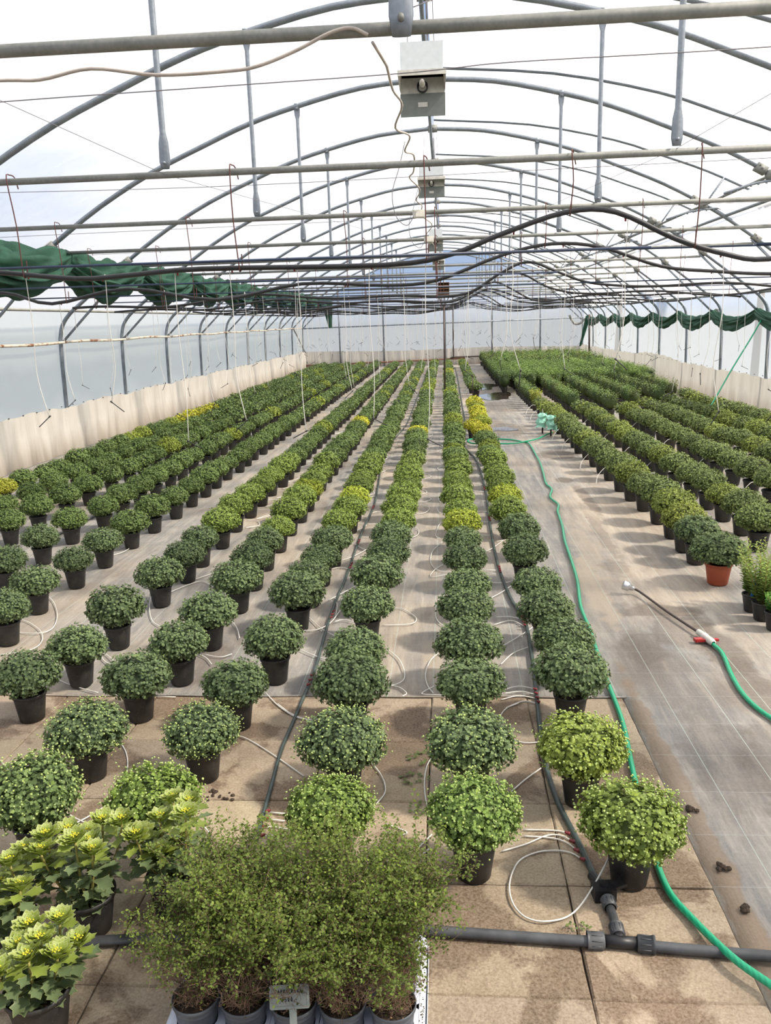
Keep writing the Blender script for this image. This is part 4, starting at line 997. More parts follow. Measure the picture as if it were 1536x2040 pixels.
GL = {'J': [[(0, .9), (.7, 1)], [(.45, 1), (.5, .2), (.25, 0), (0, .2)]], 'A': [[(0, 0), (.4, 1), (.8, 0)], [(.15, .4), (.65, .4)]], 'P': [[(0, 0), (0, 1), (.6, .9), (.55, .5), (0, .45)]], 'K': [[(0, 0), (0, 1)], [(.6, 1), (.05, .5), (.7, 0)]], 'U': [[(0, 1), (0, .2), (.3, 0), (.6, .2), (.6, 1)]], 'R': [[(0, 0), (0, 1), (.6, .85), (.5, .5), (0, .45), (.65, 0)]], 'E': [[(.6, 1), (0, 1), (0, 0), (.6, 0)], [(0, .5), (.5, .5)]], 'L': [[(0, 1), (0, 0), (.6, .1)]],
      '3': [[(0, .95), (.55, 1), (.25, .6), (.6, .3), (.3, 0), (0, .1)]], '5': [[(.6, 1), (.1, 1), (.05, .55), (.5, .55), (.55, .2), (.3, 0), (0, .1)]], '0': [[(.3, 1), (.05, .6), (.15, .1), (.45, 0), (.6, .5), (.3, 1)]], ',': [[(.2, .15), (.05, -.2)]], '-': [[(0, .4), (.5, .4)]], ' ': []}
mb = MB()
for line, x0, z0, h, w in (('JAPKU REKL', -.040, .069, .0085, .0083), ('3500,-', -.021, .047, .011, .0083)):
    x = x0
    for ch in line:
        for st in GL[ch]:
            if len(st) > 1: tube(mb, [(x + a * w * .78, -.0012, z0 + b * h) for a, b in st], .00105, 4)
        x += w * (.55 if ch in ', ' else 1.)
o = obj('lettering', mb, M['ink'], sg, False); o.rotation_euler = TILT
# ---- trees outside the right wall, seen through the film and the vent gap
def tree(x, y, h, r, seed, label):
    g = np.random.default_rng(seed); t = thing('tree', label, 'tree', (x, y, 0), 0, 'trees outside the right wall')
    mb = MB(); tube(mb, [(0, 0, 0), (.05, 0, h * .5), (0, 0, h * .9)], [.12, .09, .04], 8); obj('trunk', mb, M['bark'], t)
    n = 900; d = g.normal(0, 1, (n, 3)); d /= np.linalg.norm(d, axis=1)[:, None]; q = g.uniform(.4, 1, n) ** .5
    pos = d * q[:, None] * np.array([r, r, r * .9]) + np.array([0, 0, h]); mb = MB()
    scatter(mb, LEAF2, LEAF2_F, pos, g.normal(0, 1, (n, 3)), g.normal(0, 1, (n, 3)), g.uniform(.12, .22, n), np.clip(g.normal(.5, .2, n), 0, .9)); obj('crown', mb, M['tree_leaf'], t, kind='stuff')
tree(7.2, 35.6, 4.2, .6, 1, 'round green tree outside, seen through the roof vent gap')
tree(8.6, 23.8, 5.2, .6, 2, 'tree outside at the right edge above the vent rail')

# ================================================================== PIPES, HOSES, DRIP LINES
hose_main = [(0.951, 2.054), (0.934, 2.098), (0.859, 2.201), (0.794, 2.393), (0.75, 2.538), (0.752, 2.76), (0.787, 3.182), (0.81, 3.405), (0.848, 3.758), (0.861, 4.14), (0.866, 4.385), (0.886, 4.736), (0.9, 4.999), (0.912, 5.429), (0.977, 6.005), (1.013, 6.546), (1.047, 7.169), (1.1, 7.714), (1.135, 8.3), (1.183, 8.624), (1.146, 9.005), (1.217, 9.44), (1.193, 9.769), (1.241, 10.49), (1.282, 11.201), (1.3, 11.878), (1.314, 12.951), (1.256, 13.175), (1.065, 13.481), (0.762, 13.639), (0.425, 13.512), (0.351, 13.24), (0.449, 13.01), (0.717, 12.975), (1.037, 12.934), (1.267, 13.119), (1.499, 13.422), (1.77, 14.039), (1.918, 14.206), (2.104, 14.371)]
hose_wand = [(1.593, 4.773), (1.603, 4.621), (1.558, 4.334), (1.537, 4.115), (1.546, 3.953), (1.58, 3.819), (1.631, 3.684), (1.713, 3.554)]
wand = [(1.328, 5.73), (1.374, 5.685), (1.463, 5.295), (1.558, 4.936), (1.593, 4.773)]
lat_left = [(-0.765, 2.747), (-0.767, 2.843), (-0.78, 3.128), (-0.798, 3.466), (-0.792, 3.763), (-0.784, 4.141), (-0.78, 4.443), (-0.8, 4.957), (-0.813, 5.482), (-0.805, 6.184), (-0.816, 7.61), (-0.796, 8.698), (-0.852, 10.127), (-0.919, 11.638)]
lat_right = [(0.518, 2.544), (0.482, 2.813), (0.441, 3.081), (0.427, 3.398), (0.441, 3.727), (0.466, 4.119), (0.495, 4.666), (0.503, 5.172), (0.443, 5.679), (0.408, 6.564), (0.419, 7.95), (0.45, 9.411), (0.43, 11.495), (0.287, 12.924), (0.252, 15.434)]
front_pipe = [(-0.27, 2.334), (-0.085, 2.312), (0.16, 2.296), (0.399, 2.281), (0.533, 2.277), (0.708, 2.258), (0.986, 2.236), (1.224, 2.219)]
TUBES = [[(0.637, 2.74), (0.504, 2.535), (0.41, 2.425), (0.32, 2.377), (0.247, 2.396), (0.207, 2.468), (0.206, 2.572), (0.247, 2.685), (0.318, 2.743), (0.394, 2.755), (0.448, 2.742), (0.488, 2.699)], [(0.461, 2.858), (0.411, 2.881), (0.284, 2.883)], [(0.469, 2.808), (0.426, 2.849), (0.368, 2.848), (0.285, 2.79), (0.191, 2.745)], [(0.478, 2.753), (0.439, 2.807), (0.385, 2.832), (0.28, 2.842)], [(0.672, 3.949), (0.603, 3.784), (0.522, 3.643), (0.456, 3.587), (0.383, 3.564), (0.325, 3.575), (0.259, 3.652), (0.251, 3.807), (0.29, 3.917), (0.359, 3.974)], [(0.256, 3.151), (0.329, 3.25), (0.404, 3.339)], [(-0.079, 3.445), (-0.106, 3.346), (-0.114, 3.201), (-0.1, 3.049), (-0.078, 2.97)], [(-0.134, 2.688), (-0.079, 2.757)], [(-0.132, 2.748), (-0.076, 2.844)], [(-0.263, 2.905), (-0.211, 2.881), (-0.174, 2.849), (-0.199, 2.841), (-0.259, 2.847)], [(-1.645, 3.587), (-1.549, 3.455), (-1.487, 3.32), (-1.451, 3.173), (-1.454, 3.027), (-1.504, 2.926), (-1.55, 2.864), (-1.587, 2.829)], [(-1.642, 2.967), (-1.537, 2.904), (-1.446, 2.854)], [(-1.063, 2.928), (-0.983, 2.853), (-0.883, 2.712), (-0.813, 2.61)], [(-1.087, 3.628), (-0.994, 3.584), (-0.841, 3.444), (-0.653, 3.251)], [(-0.759, 2.976), (-0.683, 2.964)], [(-0.759, 2.927), (-0.674, 2.915)], [(-0.754, 2.872), (-0.691, 2.874), (-0.602, 2.83), (-0.566, 2.767)], [(-0.749, 2.813), (-0.67, 2.82), (-0.607, 2.859)], [(-0.36, 3.374), (-0.305, 3.258), (-0.28, 3.139), (-0.31, 3.044)], [(-0.915, 3.963), (-0.82, 3.849), (-0.717, 3.782), (-0.628, 3.796)], [(-2.123, 3.364), (-1.993, 3.235)], [(-3.164, 5.853), (-2.962, 5.64), (-2.774, 5.322), (-2.687, 5.068), (-2.735, 4.978), (-2.879, 4.994), (-3.003, 5.055)], [(-3.048, 5.26), (-2.925, 5.194), (-2.764, 5.038), (-2.669, 4.891), (-2.633, 4.752), (-2.678, 4.672), (-2.811, 4.62)], [(-3.395, 5.684), (-3.391, 5.845)], [(-2.266, 5.836), (-2.159, 5.485), (-2.046, 5.218), (-1.945, 5.092)], [(-2.12, 5.822), (-2.025, 6.011), (-1.942, 6.084), (-1.805, 5.926)], [(-2.044, 6.094), (-1.912, 6.308)], [(-1.5, 5.244), (-1.408, 5.058), (-1.348, 4.885)], [(-1.503, 4.619), (-1.39, 4.581), (-1.332, 4.631)], [(-2.188, 4.645), (-2.124, 4.619), (-2.037, 4.519)], [(-2.177, 4.632), (-2.093, 4.519), (-2.032, 4.47)], [(-2.3, 4.283), (-2.132, 4.174), (-1.951, 4.087)], [(-1.603, 4.037), (-1.492, 4.033)], [(-3.033, 7.533), (-2.939, 7.201), (-2.931, 6.978), (-3.0, 6.848)], [(-1.567, 4.644), (-1.478, 4.568), (-1.415, 4.471)], [(-1.01, 4.098), (-0.894, 3.923), (-0.767, 3.796), (-0.639, 3.789)], [(-0.387, 4.72), (-0.296, 4.544), (-0.253, 4.336), (-0.27, 4.227), (-0.357, 4.164)], [(-0.35, 4.195), (-0.276, 4.164), (-0.232, 4.093), (-0.252, 4.053)], [(-0.414, 5.444), (-0.321, 5.426), (-0.236, 5.295), (-0.216, 5.2), (-0.262, 5.124), (-0.441, 5.111)], [(-0.079, 4.186), (-0.135, 4.114), (-0.139, 4.08), (-0.016, 4.075)], [(-0.054, 4.668), (-0.111, 4.52), (-0.134, 4.336), (-0.119, 4.186), (-0.086, 4.088)], [(-0.018, 5.738), (-0.082, 5.491), (-0.085, 5.261), (-0.046, 5.122), (0.008, 5.071)], [(-0.931, 4.708), (-0.805, 4.593), (-0.696, 4.52)], [(-0.961, 5.27), (-0.831, 5.039), (-0.716, 4.904)], [(-0.962, 5.011), (-0.863, 5.04), (-0.793, 5.159), (-0.756, 5.398)], [(-0.872, 5.607), (-0.8, 5.752), (-0.709, 5.935)], [(-0.833, 5.679), (-0.792, 5.501), (-0.776, 5.3)], [(-0.621, 5.158), (-0.71, 5.211), (-0.767, 5.174)], [(-0.895, 6.629), (-0.787, 6.799), (-0.669, 7.086)], [(-0.85, 7.177), (-0.748, 6.981), (-0.648, 6.913)], [(0.053, 8.22), (-0.071, 7.878), (-0.107, 7.437), (-0.068, 7.305)], [(-0.045, 7.201), (-0.13, 6.879), (-0.139, 6.534), (-0.076, 6.326), (0.035, 6.279)], [(-0.003, 6.553), (-0.103, 6.349), (-0.13, 6.155), (0.028, 6.228)], [(-0.764, 6.322), (-0.817, 6.554), (-0.704, 6.527)], [(-0.76, 6.345), (-0.884, 6.425), (-0.948, 6.395)], [(0.384, 6.315), (0.265, 6.332)], [(0.378, 6.215), (0.301, 6.25)], [(0.49, 5.095), (0.415, 5.188), (0.294, 5.106)], [(0.492, 5.211), (0.404, 5.26), (0.32, 5.251)], [(0.628, 5.243), (0.534, 5.05), (0.422, 4.878), (0.336, 4.756)], [(0.503, 4.747), (0.387, 4.638), (0.301, 4.472)], [(0.531, 6.052), (0.421, 5.992), (0.318, 6.007)], [(0.495, 5.96), (0.387, 5.757), (0.278, 5.603)], [(0.463, 4.034), (0.367, 4.063), (0.271, 4.017)], [(0.461, 4.078), (0.385, 4.118), (0.29, 4.092)], [(0.456, 4.155), (0.377, 4.177), (0.293, 4.138)], [(0.457, 3.975), (0.388, 4.004), (0.291, 3.922)], [(0.508, 7.233), (0.403, 6.984), (0.319, 6.842)], [(2.251, 7.96), (2.11, 7.524), (2.078, 7.084)], [(2.93, 7.485), (2.789, 7.312), (2.661, 7.103)]]
jointsred = [(0.455, 2.832), (0.465, 2.782), (0.473, 2.728), (0.487, 2.676), (-0.757, 2.949), (-0.752, 2.896), (-0.749, 2.843), (-0.744, 2.787)]
pipe_a = [(-2.959, 2.368), (-2.446, 2.312), (-2.102, 2.323), (-1.591, 2.347), (-0.375, 2.33), (0.052, 2.383), (0.371, 2.494), (0.777, 2.611), (1.087, 2.599), (1.464, 2.424), (1.776, 2.322), (2.041, 2.283)]
pipe_b = [(-4.412, 2.366), (-3.91, 2.244), (-3.128, 2.363), (-2.232, 2.229), (-1.38, 2.353), (-0.561, 2.312), (-0.069, 2.342), (0.55, 2.551), (1.018, 2.638), (1.483, 2.59), (2.043, 2.399), (2.55, 2.337), (3.034, 2.298)]
def z3(P, z): return [(x, y, z) for x, y in P]
# ground hoses
def hose(name, P, r, mat, label, cat='hose', z=None, n=5, k=10):
    mb = MB(); Q = smoothpath([(x, y, r if z is None else z) for x, y in P], n); tube(mb, Q, r, k)
    return tag(obj(name, mb, mat), label, cat)
hm_ = [list(p) for p in hose_main]
zz = [.013] * len(hm_)
mb = MB(); Q = smoothpath([(x, y, .016 + (.022 if (1.8 < y < 2.5 and i < 3) else 0) + (.02 if i > 29 else 0)) for i, (x, y) in enumerate(hose_main)], 6)
tube(mb, Q, .0125, 12); hs = tag(obj('garden_hose', mb, M['hose']), 'long green hose snaking up the aisle from the bottom right', 'hose')
mb = MB(); P = Q[int(len(Q) * .955)]; lathe(mb, [(.016, -.03), (.019, 0), (.016, .03)], 10); o = obj('tape_wrap', mb, M['tape'], hs); o.location = P; o.rotation_euler = (PI / 2, 0, -.9)
hw = hose('garden_hose', hose_wand + [(2.1, 3.1), (2.9, 2.75), (4.2, 2.9), (5.6, 3.4)], .0125, M['hose'], 'short green hose joined to the watering wand on the right')
# watering wand
wd = thing('watering_wand', 'watering wand with chrome rose lying on the ground cover', 'tool', (0, 0, 0))
Q = smoothpath([(x, y, z) for (x, y), z in zip(wand[:4], (.045, .03, .024, .022))], 6); mb = MB(); tube(mb, Q, .0085, 10); obj('tube', mb, M['dark_rod'], wd)
def cyl_between(mb, a, b, prof, k=14):
    a, b = Vector(a), Vector(b); d = b - a; q = d.to_track_quat('Z', 'Y'); m2 = MB(); lathe(m2, prof, k); V = np.concatenate(m2.v)
    R = np.array(q.to_matrix()); mb.add(V @ R.T + np.array(a), m2.f)
a, b = Vector(Q[0]), Vector(Q[2]); d = (a - b).normalized()
mb = MB(); h0 = a + d * .0; cyl_between(mb, h0 + Vector((0, 0, 0)), h0 + d, [(.012, -.012), (.018, .0), (.020, .02), (.032, .028), (.034, .070), (.031, .074), (0, .072)]); obj('rose', mb, M['chrome'], wd)
a, b = Vector((wand[3][0], wand[3][1], .024)), Vector((wand[4][0], wand[4][1], .020)); d = (b - a).normalized()
mb = MB(); cyl_between(mb, a - d * .01, a + d, [(.010, 0), (.019, .01), (.021, .05), (.017, .06), (.022, .065), (.024, .10), (.019, .115), (.022, .12), (.023, .165), (.019, .185), (.012, .19)]); obj('coupling', mb, M['offwhite'], wd)
mb = MB(); m_ = (a + b) / 2 + Vector((0, -.03, -.006)); box(mb, m_ + Vector((.0, -.005, 0)), (.14, .022, .014), .12); box(mb, m_ + Vector((-.05, 0, 0)), (.05, .035, .02), .12); o = obj('lever', mb, M['red_lever'], wd, False)

# drip laterals and the front manifold
hose('drip_pipe', lat_left + [(-.90, 13.5), (-.76, 16), (-.74, 20), (-.72, 26), (-.70, 35)], .0095, M['lateral'], 'black drip pipe on the ground between the middle rows, left one', 'pipe')
hose('drip_pipe', lat_right[:-1] + [(.34, 14.5), (.38, 17), (.40, 22), (.42, 28), (.42, 35)], .012, M['lateral'], 'black drip pipe beside the row along the green hose', 'pipe')
hose('drip_pipe', [(-1.78, 5.0), (-1.76, 6.5), (-1.78, 8), (-1.77, 11), (-1.76, 20), (-1.75, 35)], .011, M['dusty_pe'], 'black drip pipe between the sixth and seventh rows from the left wall', 'pipe')
hose('drip_pipe', [(-3.85, 7.6), (-3.8, 9), (-3.83, 12), (-3.80, 20), (-3.82, 35)], .012, M['dusty_pe'], 'black drip pipe between the third and fourth rows from the left wall', 'pipe')
mp_ = thing('supply_pipe', 'black supply pipe with tee and valve across the front slabs', 'pipe', (0, 0, 0))
mb = MB(); tube(mb, smoothpath([(-.8, 2.295, .018)] + z3(front_pipe, .018), 4), .0175, 12); obj('pipe', mb, M['dusty_pe'], mp_)
mb = MB(); tube(mb, [(.534, 2.283, .018), (.534, 2.385, .02), (.530, 2.47, .022)], .0155, 12); obj('riser', mb, M['dusty_pe'], mp_)
def nut(nm, a, b, r, mat='dusty_pe', ribs=10):
    mb = MB(); a, b = Vector(a), Vector(b); d = b - a; L_ = d.length; cyl_between(mb, a, b, [(r * .8, 0), (r, .003), (r, L_ - .008), (r * 1.06, L_ - .008), (r * 1.06, L_)], 20)
    for i in range(ribs):
        an = i * 2 * PI / ribs; q = d.to_track_quat('Z', 'Y'); off = q @ Vector((math.cos(an) * r, math.sin(an) * r, L_ * .45)); rod(mb, a + off - d * .3, a + off + d * .3, .0016, 4)
    return obj(nm, mb, M[mat], mp_)
nut('compression_nut', (.485, 2.281, .02), (.43, 2.283, .02), .027); nut('compression_nut', (.585, 2.274, .02), (.64, 2.269, .02), .027); nut('compression_nut', (.534, 2.305, .02), (.534, 2.35, .02), .023); nut('compression_nut', (.532, 2.43, .022), (.530, 2.47, .024), .024)
mb = MB(); rod(mb, (.485, 2.281, .02), (.585, 2.274, .02), .020, 14); rod(mb, (.534, 2.278, .02), (.534, 2.31, .02), .018, 14); obj('tee', mb, M['black_plastic'], mp_)
mb = MB(); box(mb, (.524, 2.51, .026), (.075, .058, .046), .1); rod(mb, (.522, 2.535, .024), (.50, 2.60, .02), .018, 12); rod(mb, (.524, 2.51, .045), (.524, 2.51, .062), .014, 12); box(mb, (.576, 2.522, .045), (.05, .035, .012), .5); obj('valve', mb, M['black_plastic'], mp_, False)
mb = MB(); tube(mb, smoothpath([(-2.2, 2.14, .02), (-1.5, 2.19, .02), (-1.18, 2.222, .02), (-.84, 2.262, .02)], 5), .022, 8, flat=.5); o = tag(obj('flat_hose', mb, M['dusty_pe']), 'dark flat hose on the slabs behind the silver-edged shrubs', 'hose')
mb = MB(); tube(mb, z3([(-1.915, 3.27), (-1.89, 3.37), (-1.85, 3.50)], .008), .018, 6, flat=.3); tag(obj('flat_hose', mb, M['dusty_pe']), 'short flat grey hose end on a slab between two pots', 'hose')
# red barbed connectors on the laterals
CN = MB(); lathe(CN, [(.0, 0), (.007, 0), (.008, .006), (.005, .008), (.0065, .016), (.003, .02)], 10); CN = CN.mesh('connector', M['red_plastic'])
def connector(x, y, lab, z=.028, a=0.):
    o = link(bpy.data.objects.new('connector', CN)); o.location = (x, y, z); o.rotation_euler = (0, 1.2, a); tag(o, lab, 'connector', 'red connectors on the drip pipes'); return o
for i, (x, y) in enumerate(jointsred[:4]): connector(x, y, f'dark red connector, {nth(i + 1)} of the cluster near the valve', a=PI)
for i, (x, y) in enumerate(jointsred[4:]): connector(x, y, f'dark red connector, {nth(i + 1)} of the cluster on the left drip pipe', a=0)
k_ = 0
for y0, xs_ in ((3.95, .467), (5.05, .50), (6.2, .42), (7.9, .43), (9.4, .45)):
    for i in range(4): k_ += 1; connector(xs_, y0 + i * .05, f'dark red connector, {nth(i + 1)} of the {nth([3.95, 5.05, 6.2, 7.9, 9.4].index(y0) + 2)} cluster up the right drip pipe', a=PI)
for y0, xs_ in ((4.15, -.785), (5.2, -.80), (6.35, -.80), (7.1, -.81), (8.5, -.80)):
    for i in range(3): connector(xs_, y0 + i * .06, f'dark red connector, {nth(i + 1)} of the {nth([4.15, 5.2, 6.35, 7.1, 8.5].index(y0) + 2)} cluster up the left drip pipe', a=0)
# white spaghetti tubes on the ground
TR = random.Random(77)
def spaghetti(P, lab, z0=.006, ends=(0, 0)):
    n = len(P); Z = [z0 + TR.uniform(0, .004) + (ends[0] * (1 - i / 1.6) if i < 1.6 else 0) + (ends[1] * (1 - (n - 1 - i) / 1.6) if n - 1 - i < 1.6 else 0) for i in range(n)]
    mb = MB(); tube(mb, smoothpath([(x, y, z) for (x, y), z in zip(P, Z)], 6), .0032, 5)
    return tag(obj('drip_tube', mb, M['white_tube']), lab, 'tube', 'white drip tubes on the ground')
rows_x = [('the row along the green hose', .58), ('the row left of the right drip pipe', .11), ('the row right of the left drip pipe', -.46), ('the row left of the left drip pipe', -1.0), ('the seventh row from the left wall', -1.5), ('the sixth row', -2.08), ('the fifth row', -2.9), ('the fourth row', -3.5)]
def near_row(P):
    m_ = P[len(P) // 2]; q = min(rows_x, key=lambda r: abs(r[1] - m_[0])); return q[0], m_
cnt = {}
order = sorted(range(len(TUBES)), key=lambda i: min(p[1] for p in TUBES[i]))
for i in order:
    P = TUBES[i]; nm, m_ = near_row(P); cnt[nm] = cnt.get(nm, 0) + 1
    shape = 'big looped' if i == 0 else 'looped' if len(P) > 5 else 'curved' if len(P) > 2 else 'short straight'
    spaghetti(P, f'{shape} white drip tube, {nth(cnt[nm])} beside {nm}', ends=(.11, 0) if i == 0 else (0, 0))
def auto_tubes(rx, px_, y0, y1, nm, side):
    y = y0
    while y < y1:
        dx = rx - px_; b = TR.uniform(.12, .32) * side
        P = [(px_, y), (px_ + dx * .4, y + TR.uniform(-.05, .1)), (rx + b * .5 + dx * .1, y + TR.uniform(-.1, .05)), (rx + b, y + .15 + TR.uniform(-.05, .1)), (rx + b * .6, y + .32), (rx, y + .33)] if TR.random() < .5 else [(px_, y), (px_ + dx * .5, y + TR.uniform(.02, .12)), (rx, y + TR.uniform(0, .12))]
        cnt[nm] = cnt.get(nm, 0) + 1; spaghetti(P, f'curved white drip tube, {nth(cnt[nm])} beside {nm}'); y += .5 * TR.uniform(.85, 1.15)
auto_tubes(.11, .43, 7.4, 15, rows_x[1][0], -1); auto_tubes(.58, .44, 7.2, 13, rows_x[0][0], -.3)
auto_tubes(-.45, -.80, 7.4, 15, rows_x[2][0], 1); auto_tubes(-.97, -.82, 7.6, 14, rows_x[3][0], .6)
auto_tubes(-1.5, -1.77, 7.0, 16, rows_x[4][0], -.7); auto_tubes(-2.07, -1.77, 7.8, 15, rows_x[5][0], .8)
for i, (x, y) in enumerate([(2.03, 9.9), (2.0, 10.9), (1.97, 12.4), (1.97, 13.5), (1.97, 15.0), (2.65, 8.9), (2.64, 10.2), (2.63, 11.4), (2.62, 12.8), (3.33, 8.8), (3.33, 10.4), (3.3, 12), (1.9, 16.3), (1.9, 17.2), (2.6, 14.6), (3.3, 14)]):
    mb = MB(); tube(mb, smoothpath([(x - .26, y - .2, .01), (x - .22, y - .1, .10), (x - .12, y - .04, .19), (x - .05, y, .19)], 5), .0032, 5)
    tag(obj('drip_tube', mb, M['white_tube']), f'white drip tube arching into a pot right of the aisle, {nth(i + 1)} of them', 'tube', 'white drip tubes arching into pots on the right')

# ---- overhead irrigation pipes with drip droppers, conduits, wire hooks
OR = random.Random(5)
def over_path(i, y):
    if i == 0: return [(-5.9, 2.30), (-5.0, 2.38), (-4.2, 2.28), (-3.4, 2.40)] + pipe_a + [(2.6, 2.36), (3.4, 2.30), (4.3, 2.36), (5.2, 2.28), (5.8, 2.3)]
    if i == 1: return [(-5.9, 2.3), (-5.1, 2.28)] + pipe_b + [(3.7, 2.30), (4.4, 2.36), (5.2, 2.25), (5.8, 2.3)]
    P = []; st = -5.7 if i not in (2, 3) else (-4.9 if i == 2 else -5.4)
    x = st; ph = OR.uniform(0, 6)
    while x < 5.8:
        z = 2.29 + .045 * math.sin(x * 1.4 + ph) + .03 * math.sin(x * 3.1 + ph * 2) + (.37 if i < 9 else .28) * math.exp(-((x - .98) / .52) ** 2)
        P.append((x, z)); x += .35
    return P
MBD = {}
def dropper_mesh(L_, bend, fold):
    """a hanging white tube with its black stake; origin at the top"""
    key = (round(L_, 2), bend, fold)
    g = random.Random(hash(key) & 0xffff)
    P = [(0, 0, 0), (.008, 0, .012), (.016, 0, 0), (.018 + bend * .3, 0, -L_ * .35), (.01 - bend * .2, .01, -L_ * .7), (bend, 0, -L_)]
    mt = MB(); tube(mt, smoothpath(P, 4), .0027, 5); ms = MB()
    e = Vector((bend, 0, -L_)); d = Vector((math.sin(fold), .1, -math.cos(fold))).normalized()
    rod(ms, e - d * .01, e + d * .105, .0034, 5); rod(ms, e - d * .012, e + d * .005, .0055, 5)
    return mt.mesh('tube', M['white_tube']), ms.mesh('stake', M['black_plastic'])
DM = [dropper_mesh(L_, b, f) for L_, b, f in ((.97, .05, -.5), (1.0, .03, .7), (.92, -.03, .85), (1.06, .02, -1.1), (.98, -.05, .12), (1.1, .04, 1.05), (.88, .0, 1.25), (1.02, -.02, -.8))]
dcount = 0
for i, y in enumerate([h for h in HOOPS if 5 < h < 36.5]):
    P = over_path(i, y); yy_ = y + .04
    mb = MB(); Q = smoothpath([(x, yy_, z) for x, z in P], 4); r = .0165 if i < 4 else .018; tube(mb, Q, r, 8)
    nm = 'nearest' if i == 0 else nth(i + 1)
    tag(obj('irrigation_pipe', mb, M['black_pe']), f'wavy black irrigation pipe slung across the house, {nm} one from the camera', 'pipe', 'overhead black irrigation pipes')
    # conduits
    mb = MB(); x0 = -5.6 + OR.uniform(-.2, .4); x1 = .95 + OR.uniform(-.1, .5); rod(mb, (x0, y - .03, 2.40 + .0), (x1, y - .03, 2.375), .0095, 6)
    tag(obj('conduit', mb, M['conduit']), f'thin dark blue overhead rod on the left half, {nm} from the camera', 'rod', 'thin dark rods beside the overhead pipes')
    mb = MB(); rod(mb, (1.9 + OR.uniform(-.6, .2), y - .03, 2.37 + (.19 if i == 1 else 0)), (5.7, y - .03, 2.36 + (.17 if i == 1 else 0)), .0095, 6)
    tag(obj('conduit', mb, M['conduit']), f'thin dark blue overhead rod on the right half, {nm} from the camera', 'rod', 'thin dark rods beside the overhead pipes')
    # hooks from tie bar to pipe
    tz = 2.99 if y > 5.6 else 2.96
    hx = [-5.0, -4.1, -2.81, -1.34, -.11, .80, 1.58, 2.9, 4.2] if i == 0 else [-4.6, -3.7, -2.4, -1.0, -.05, .95, 1.9, 3.0, 4.4]
    for q, x in enumerate(hx):
        x += OR.uniform(-.08, .08) if i else 0
        zp = float(np.interp(x, [p[0] for p in P], [p[1] for p in P])); mb = MB()
        tube(mb, smoothpath([(x + .03, y + .036, tz - .07), (x + .015, y + .036, tz), (x, y, tz + .012), (x - .005, y - .036, tz - .02), (x + OR.uniform(-.012, .012), y - .01, (tz + zp) / 2), (x, yy_ - .02, zp + .02), (x, yy_ + .0, zp - .022), (x + .01, yy_ + .022, zp + .01), (x + .012, yy_ + .02, zp + .09)], 3), .0042, 5)
        tag(obj('wire_hook', mb, M['hook']), f'rusty wire hook, {nth(q + 1)} from the left on the {nm} tie bar', 'hook', 'rusty wire hooks on the tie bars')
    # droppers
    xs_ = [-2.80, -2.28, -1.77, -1.40, -.98, -.47, -.10, .45, 1.15, 1.75, 2.2] if i == 0 else list(np.arange(-5.4 + OR.uniform(0, .3), 5.6, .50))
    if i == 0: xs_ = [-5.2, -4.6, -4.0, -3.4] + xs_ + [2.9, 3.6, 4.4, 5.2]
    for q, x in enumerate(xs_):
        if i and OR.random() < .10: continue
        if dcount >= 275: break
        if i: x += OR.uniform(-.12, .12)
        zp = float(np.interp(x, [p[0] for p in P], [p[1] for p in P]))
        t = thing('drip_line', f'hanging white drip line, {nth(q + 1)} from the left on the {nm} overhead pipe', 'tube', (x, yy_ + .019, zp - .006), 0 if OR.random() < .6 else PI, 'white drip lines hanging from the overhead pipes')
        a_, b_ = OR.choice(DM); sz = OR.uniform(.9, 1.12); 
        for nm2, me in (('tube', a_), ('stake', b_)):
            o = link(bpy.data.objects.new(nm2, me), t); o.scale = (1, 1, sz) if nm2 == 'tube' else (1, 1, 1)
            if nm2 == 'stake':
                # bring the stake to the end of the stretched tube
                L_ = max(-v.co.z for v in a_.vertices); o.location = (0, 0, -L_ * (sz - 1))
        o = link(bpy.data.objects.new('connector', CN), t); o.rotation_euler = (PI, 0, 0); o.scale = (1.1, 1.1, 1.1); o.location = (0, -.006, .0)
        dcount += 1

# ---- crosswise and diagonal wires
def wire(P, r, mat, label, n=4):
    mb = MB(); tube(mb, smoothpath(P, n), r, 5); return tag(obj('wire', mb, mat), label, 'wire')
wire([(-3.2, 4.2, 3.04), (-2.15, 4.2, 3.07), (-1.22, 4.2, 3.085), (-.26, 4.2, 3.10), (.05, 4.2, 3.112), (.37, 4.2, 3.125), (1.49, 4.2, 3.13), (3, 4.2, 3.17)], .0028, M['wire'], 'dark wire crossing in front of the nearest box lamp')
for i, y in enumerate([6.9, 9.6, 12.2, 14.9, 17.5, 20.2]):
    wire([(-5.2, y, 3.05 + .08 * (i == 0)), (-2, y, 3.07), (1, y, 3.09), (5.2, y, 3.12)], .0026, M['wire'], f'thin wire stretched across between tie bars, {nth(i + 2)} from the camera')
wire([(CX - 2.6, 3.2, 3.35), (CX - 1.6, 5.5, 2.93)], .0018, M['wire'], 'thin diagonal wire from the upper left to the second tie bar'); wire([(CX - 1.6, 5.5, 2.93), (CX - .4, 10.8, 2.98)], .0018, M['wire'], 'thin slack wire behind the second tie bar')
wire([(CX + 1.6, 5.5, 2.95), (CX + 2.2, 4.0, 3.2), (CX + 2.9, 2.95, 3.5)], .0018, M['wire'], 'thin diagonal wire from the second tie bar to the upper right'); wire([(CX + 1.6, 5.5, 2.95), (CX + 1.1, 8.15, 2.95)], .0018, M['wire'], 'thin slack wire running back from the second tie bar')
wire([(CX + .04, 2.9, 2.93), (.3, 3.3, 3.2), (1.2, 4.6, 4.0)], .0018, M['wire'], 'thin wire rising from the nearest tie bar hanger')
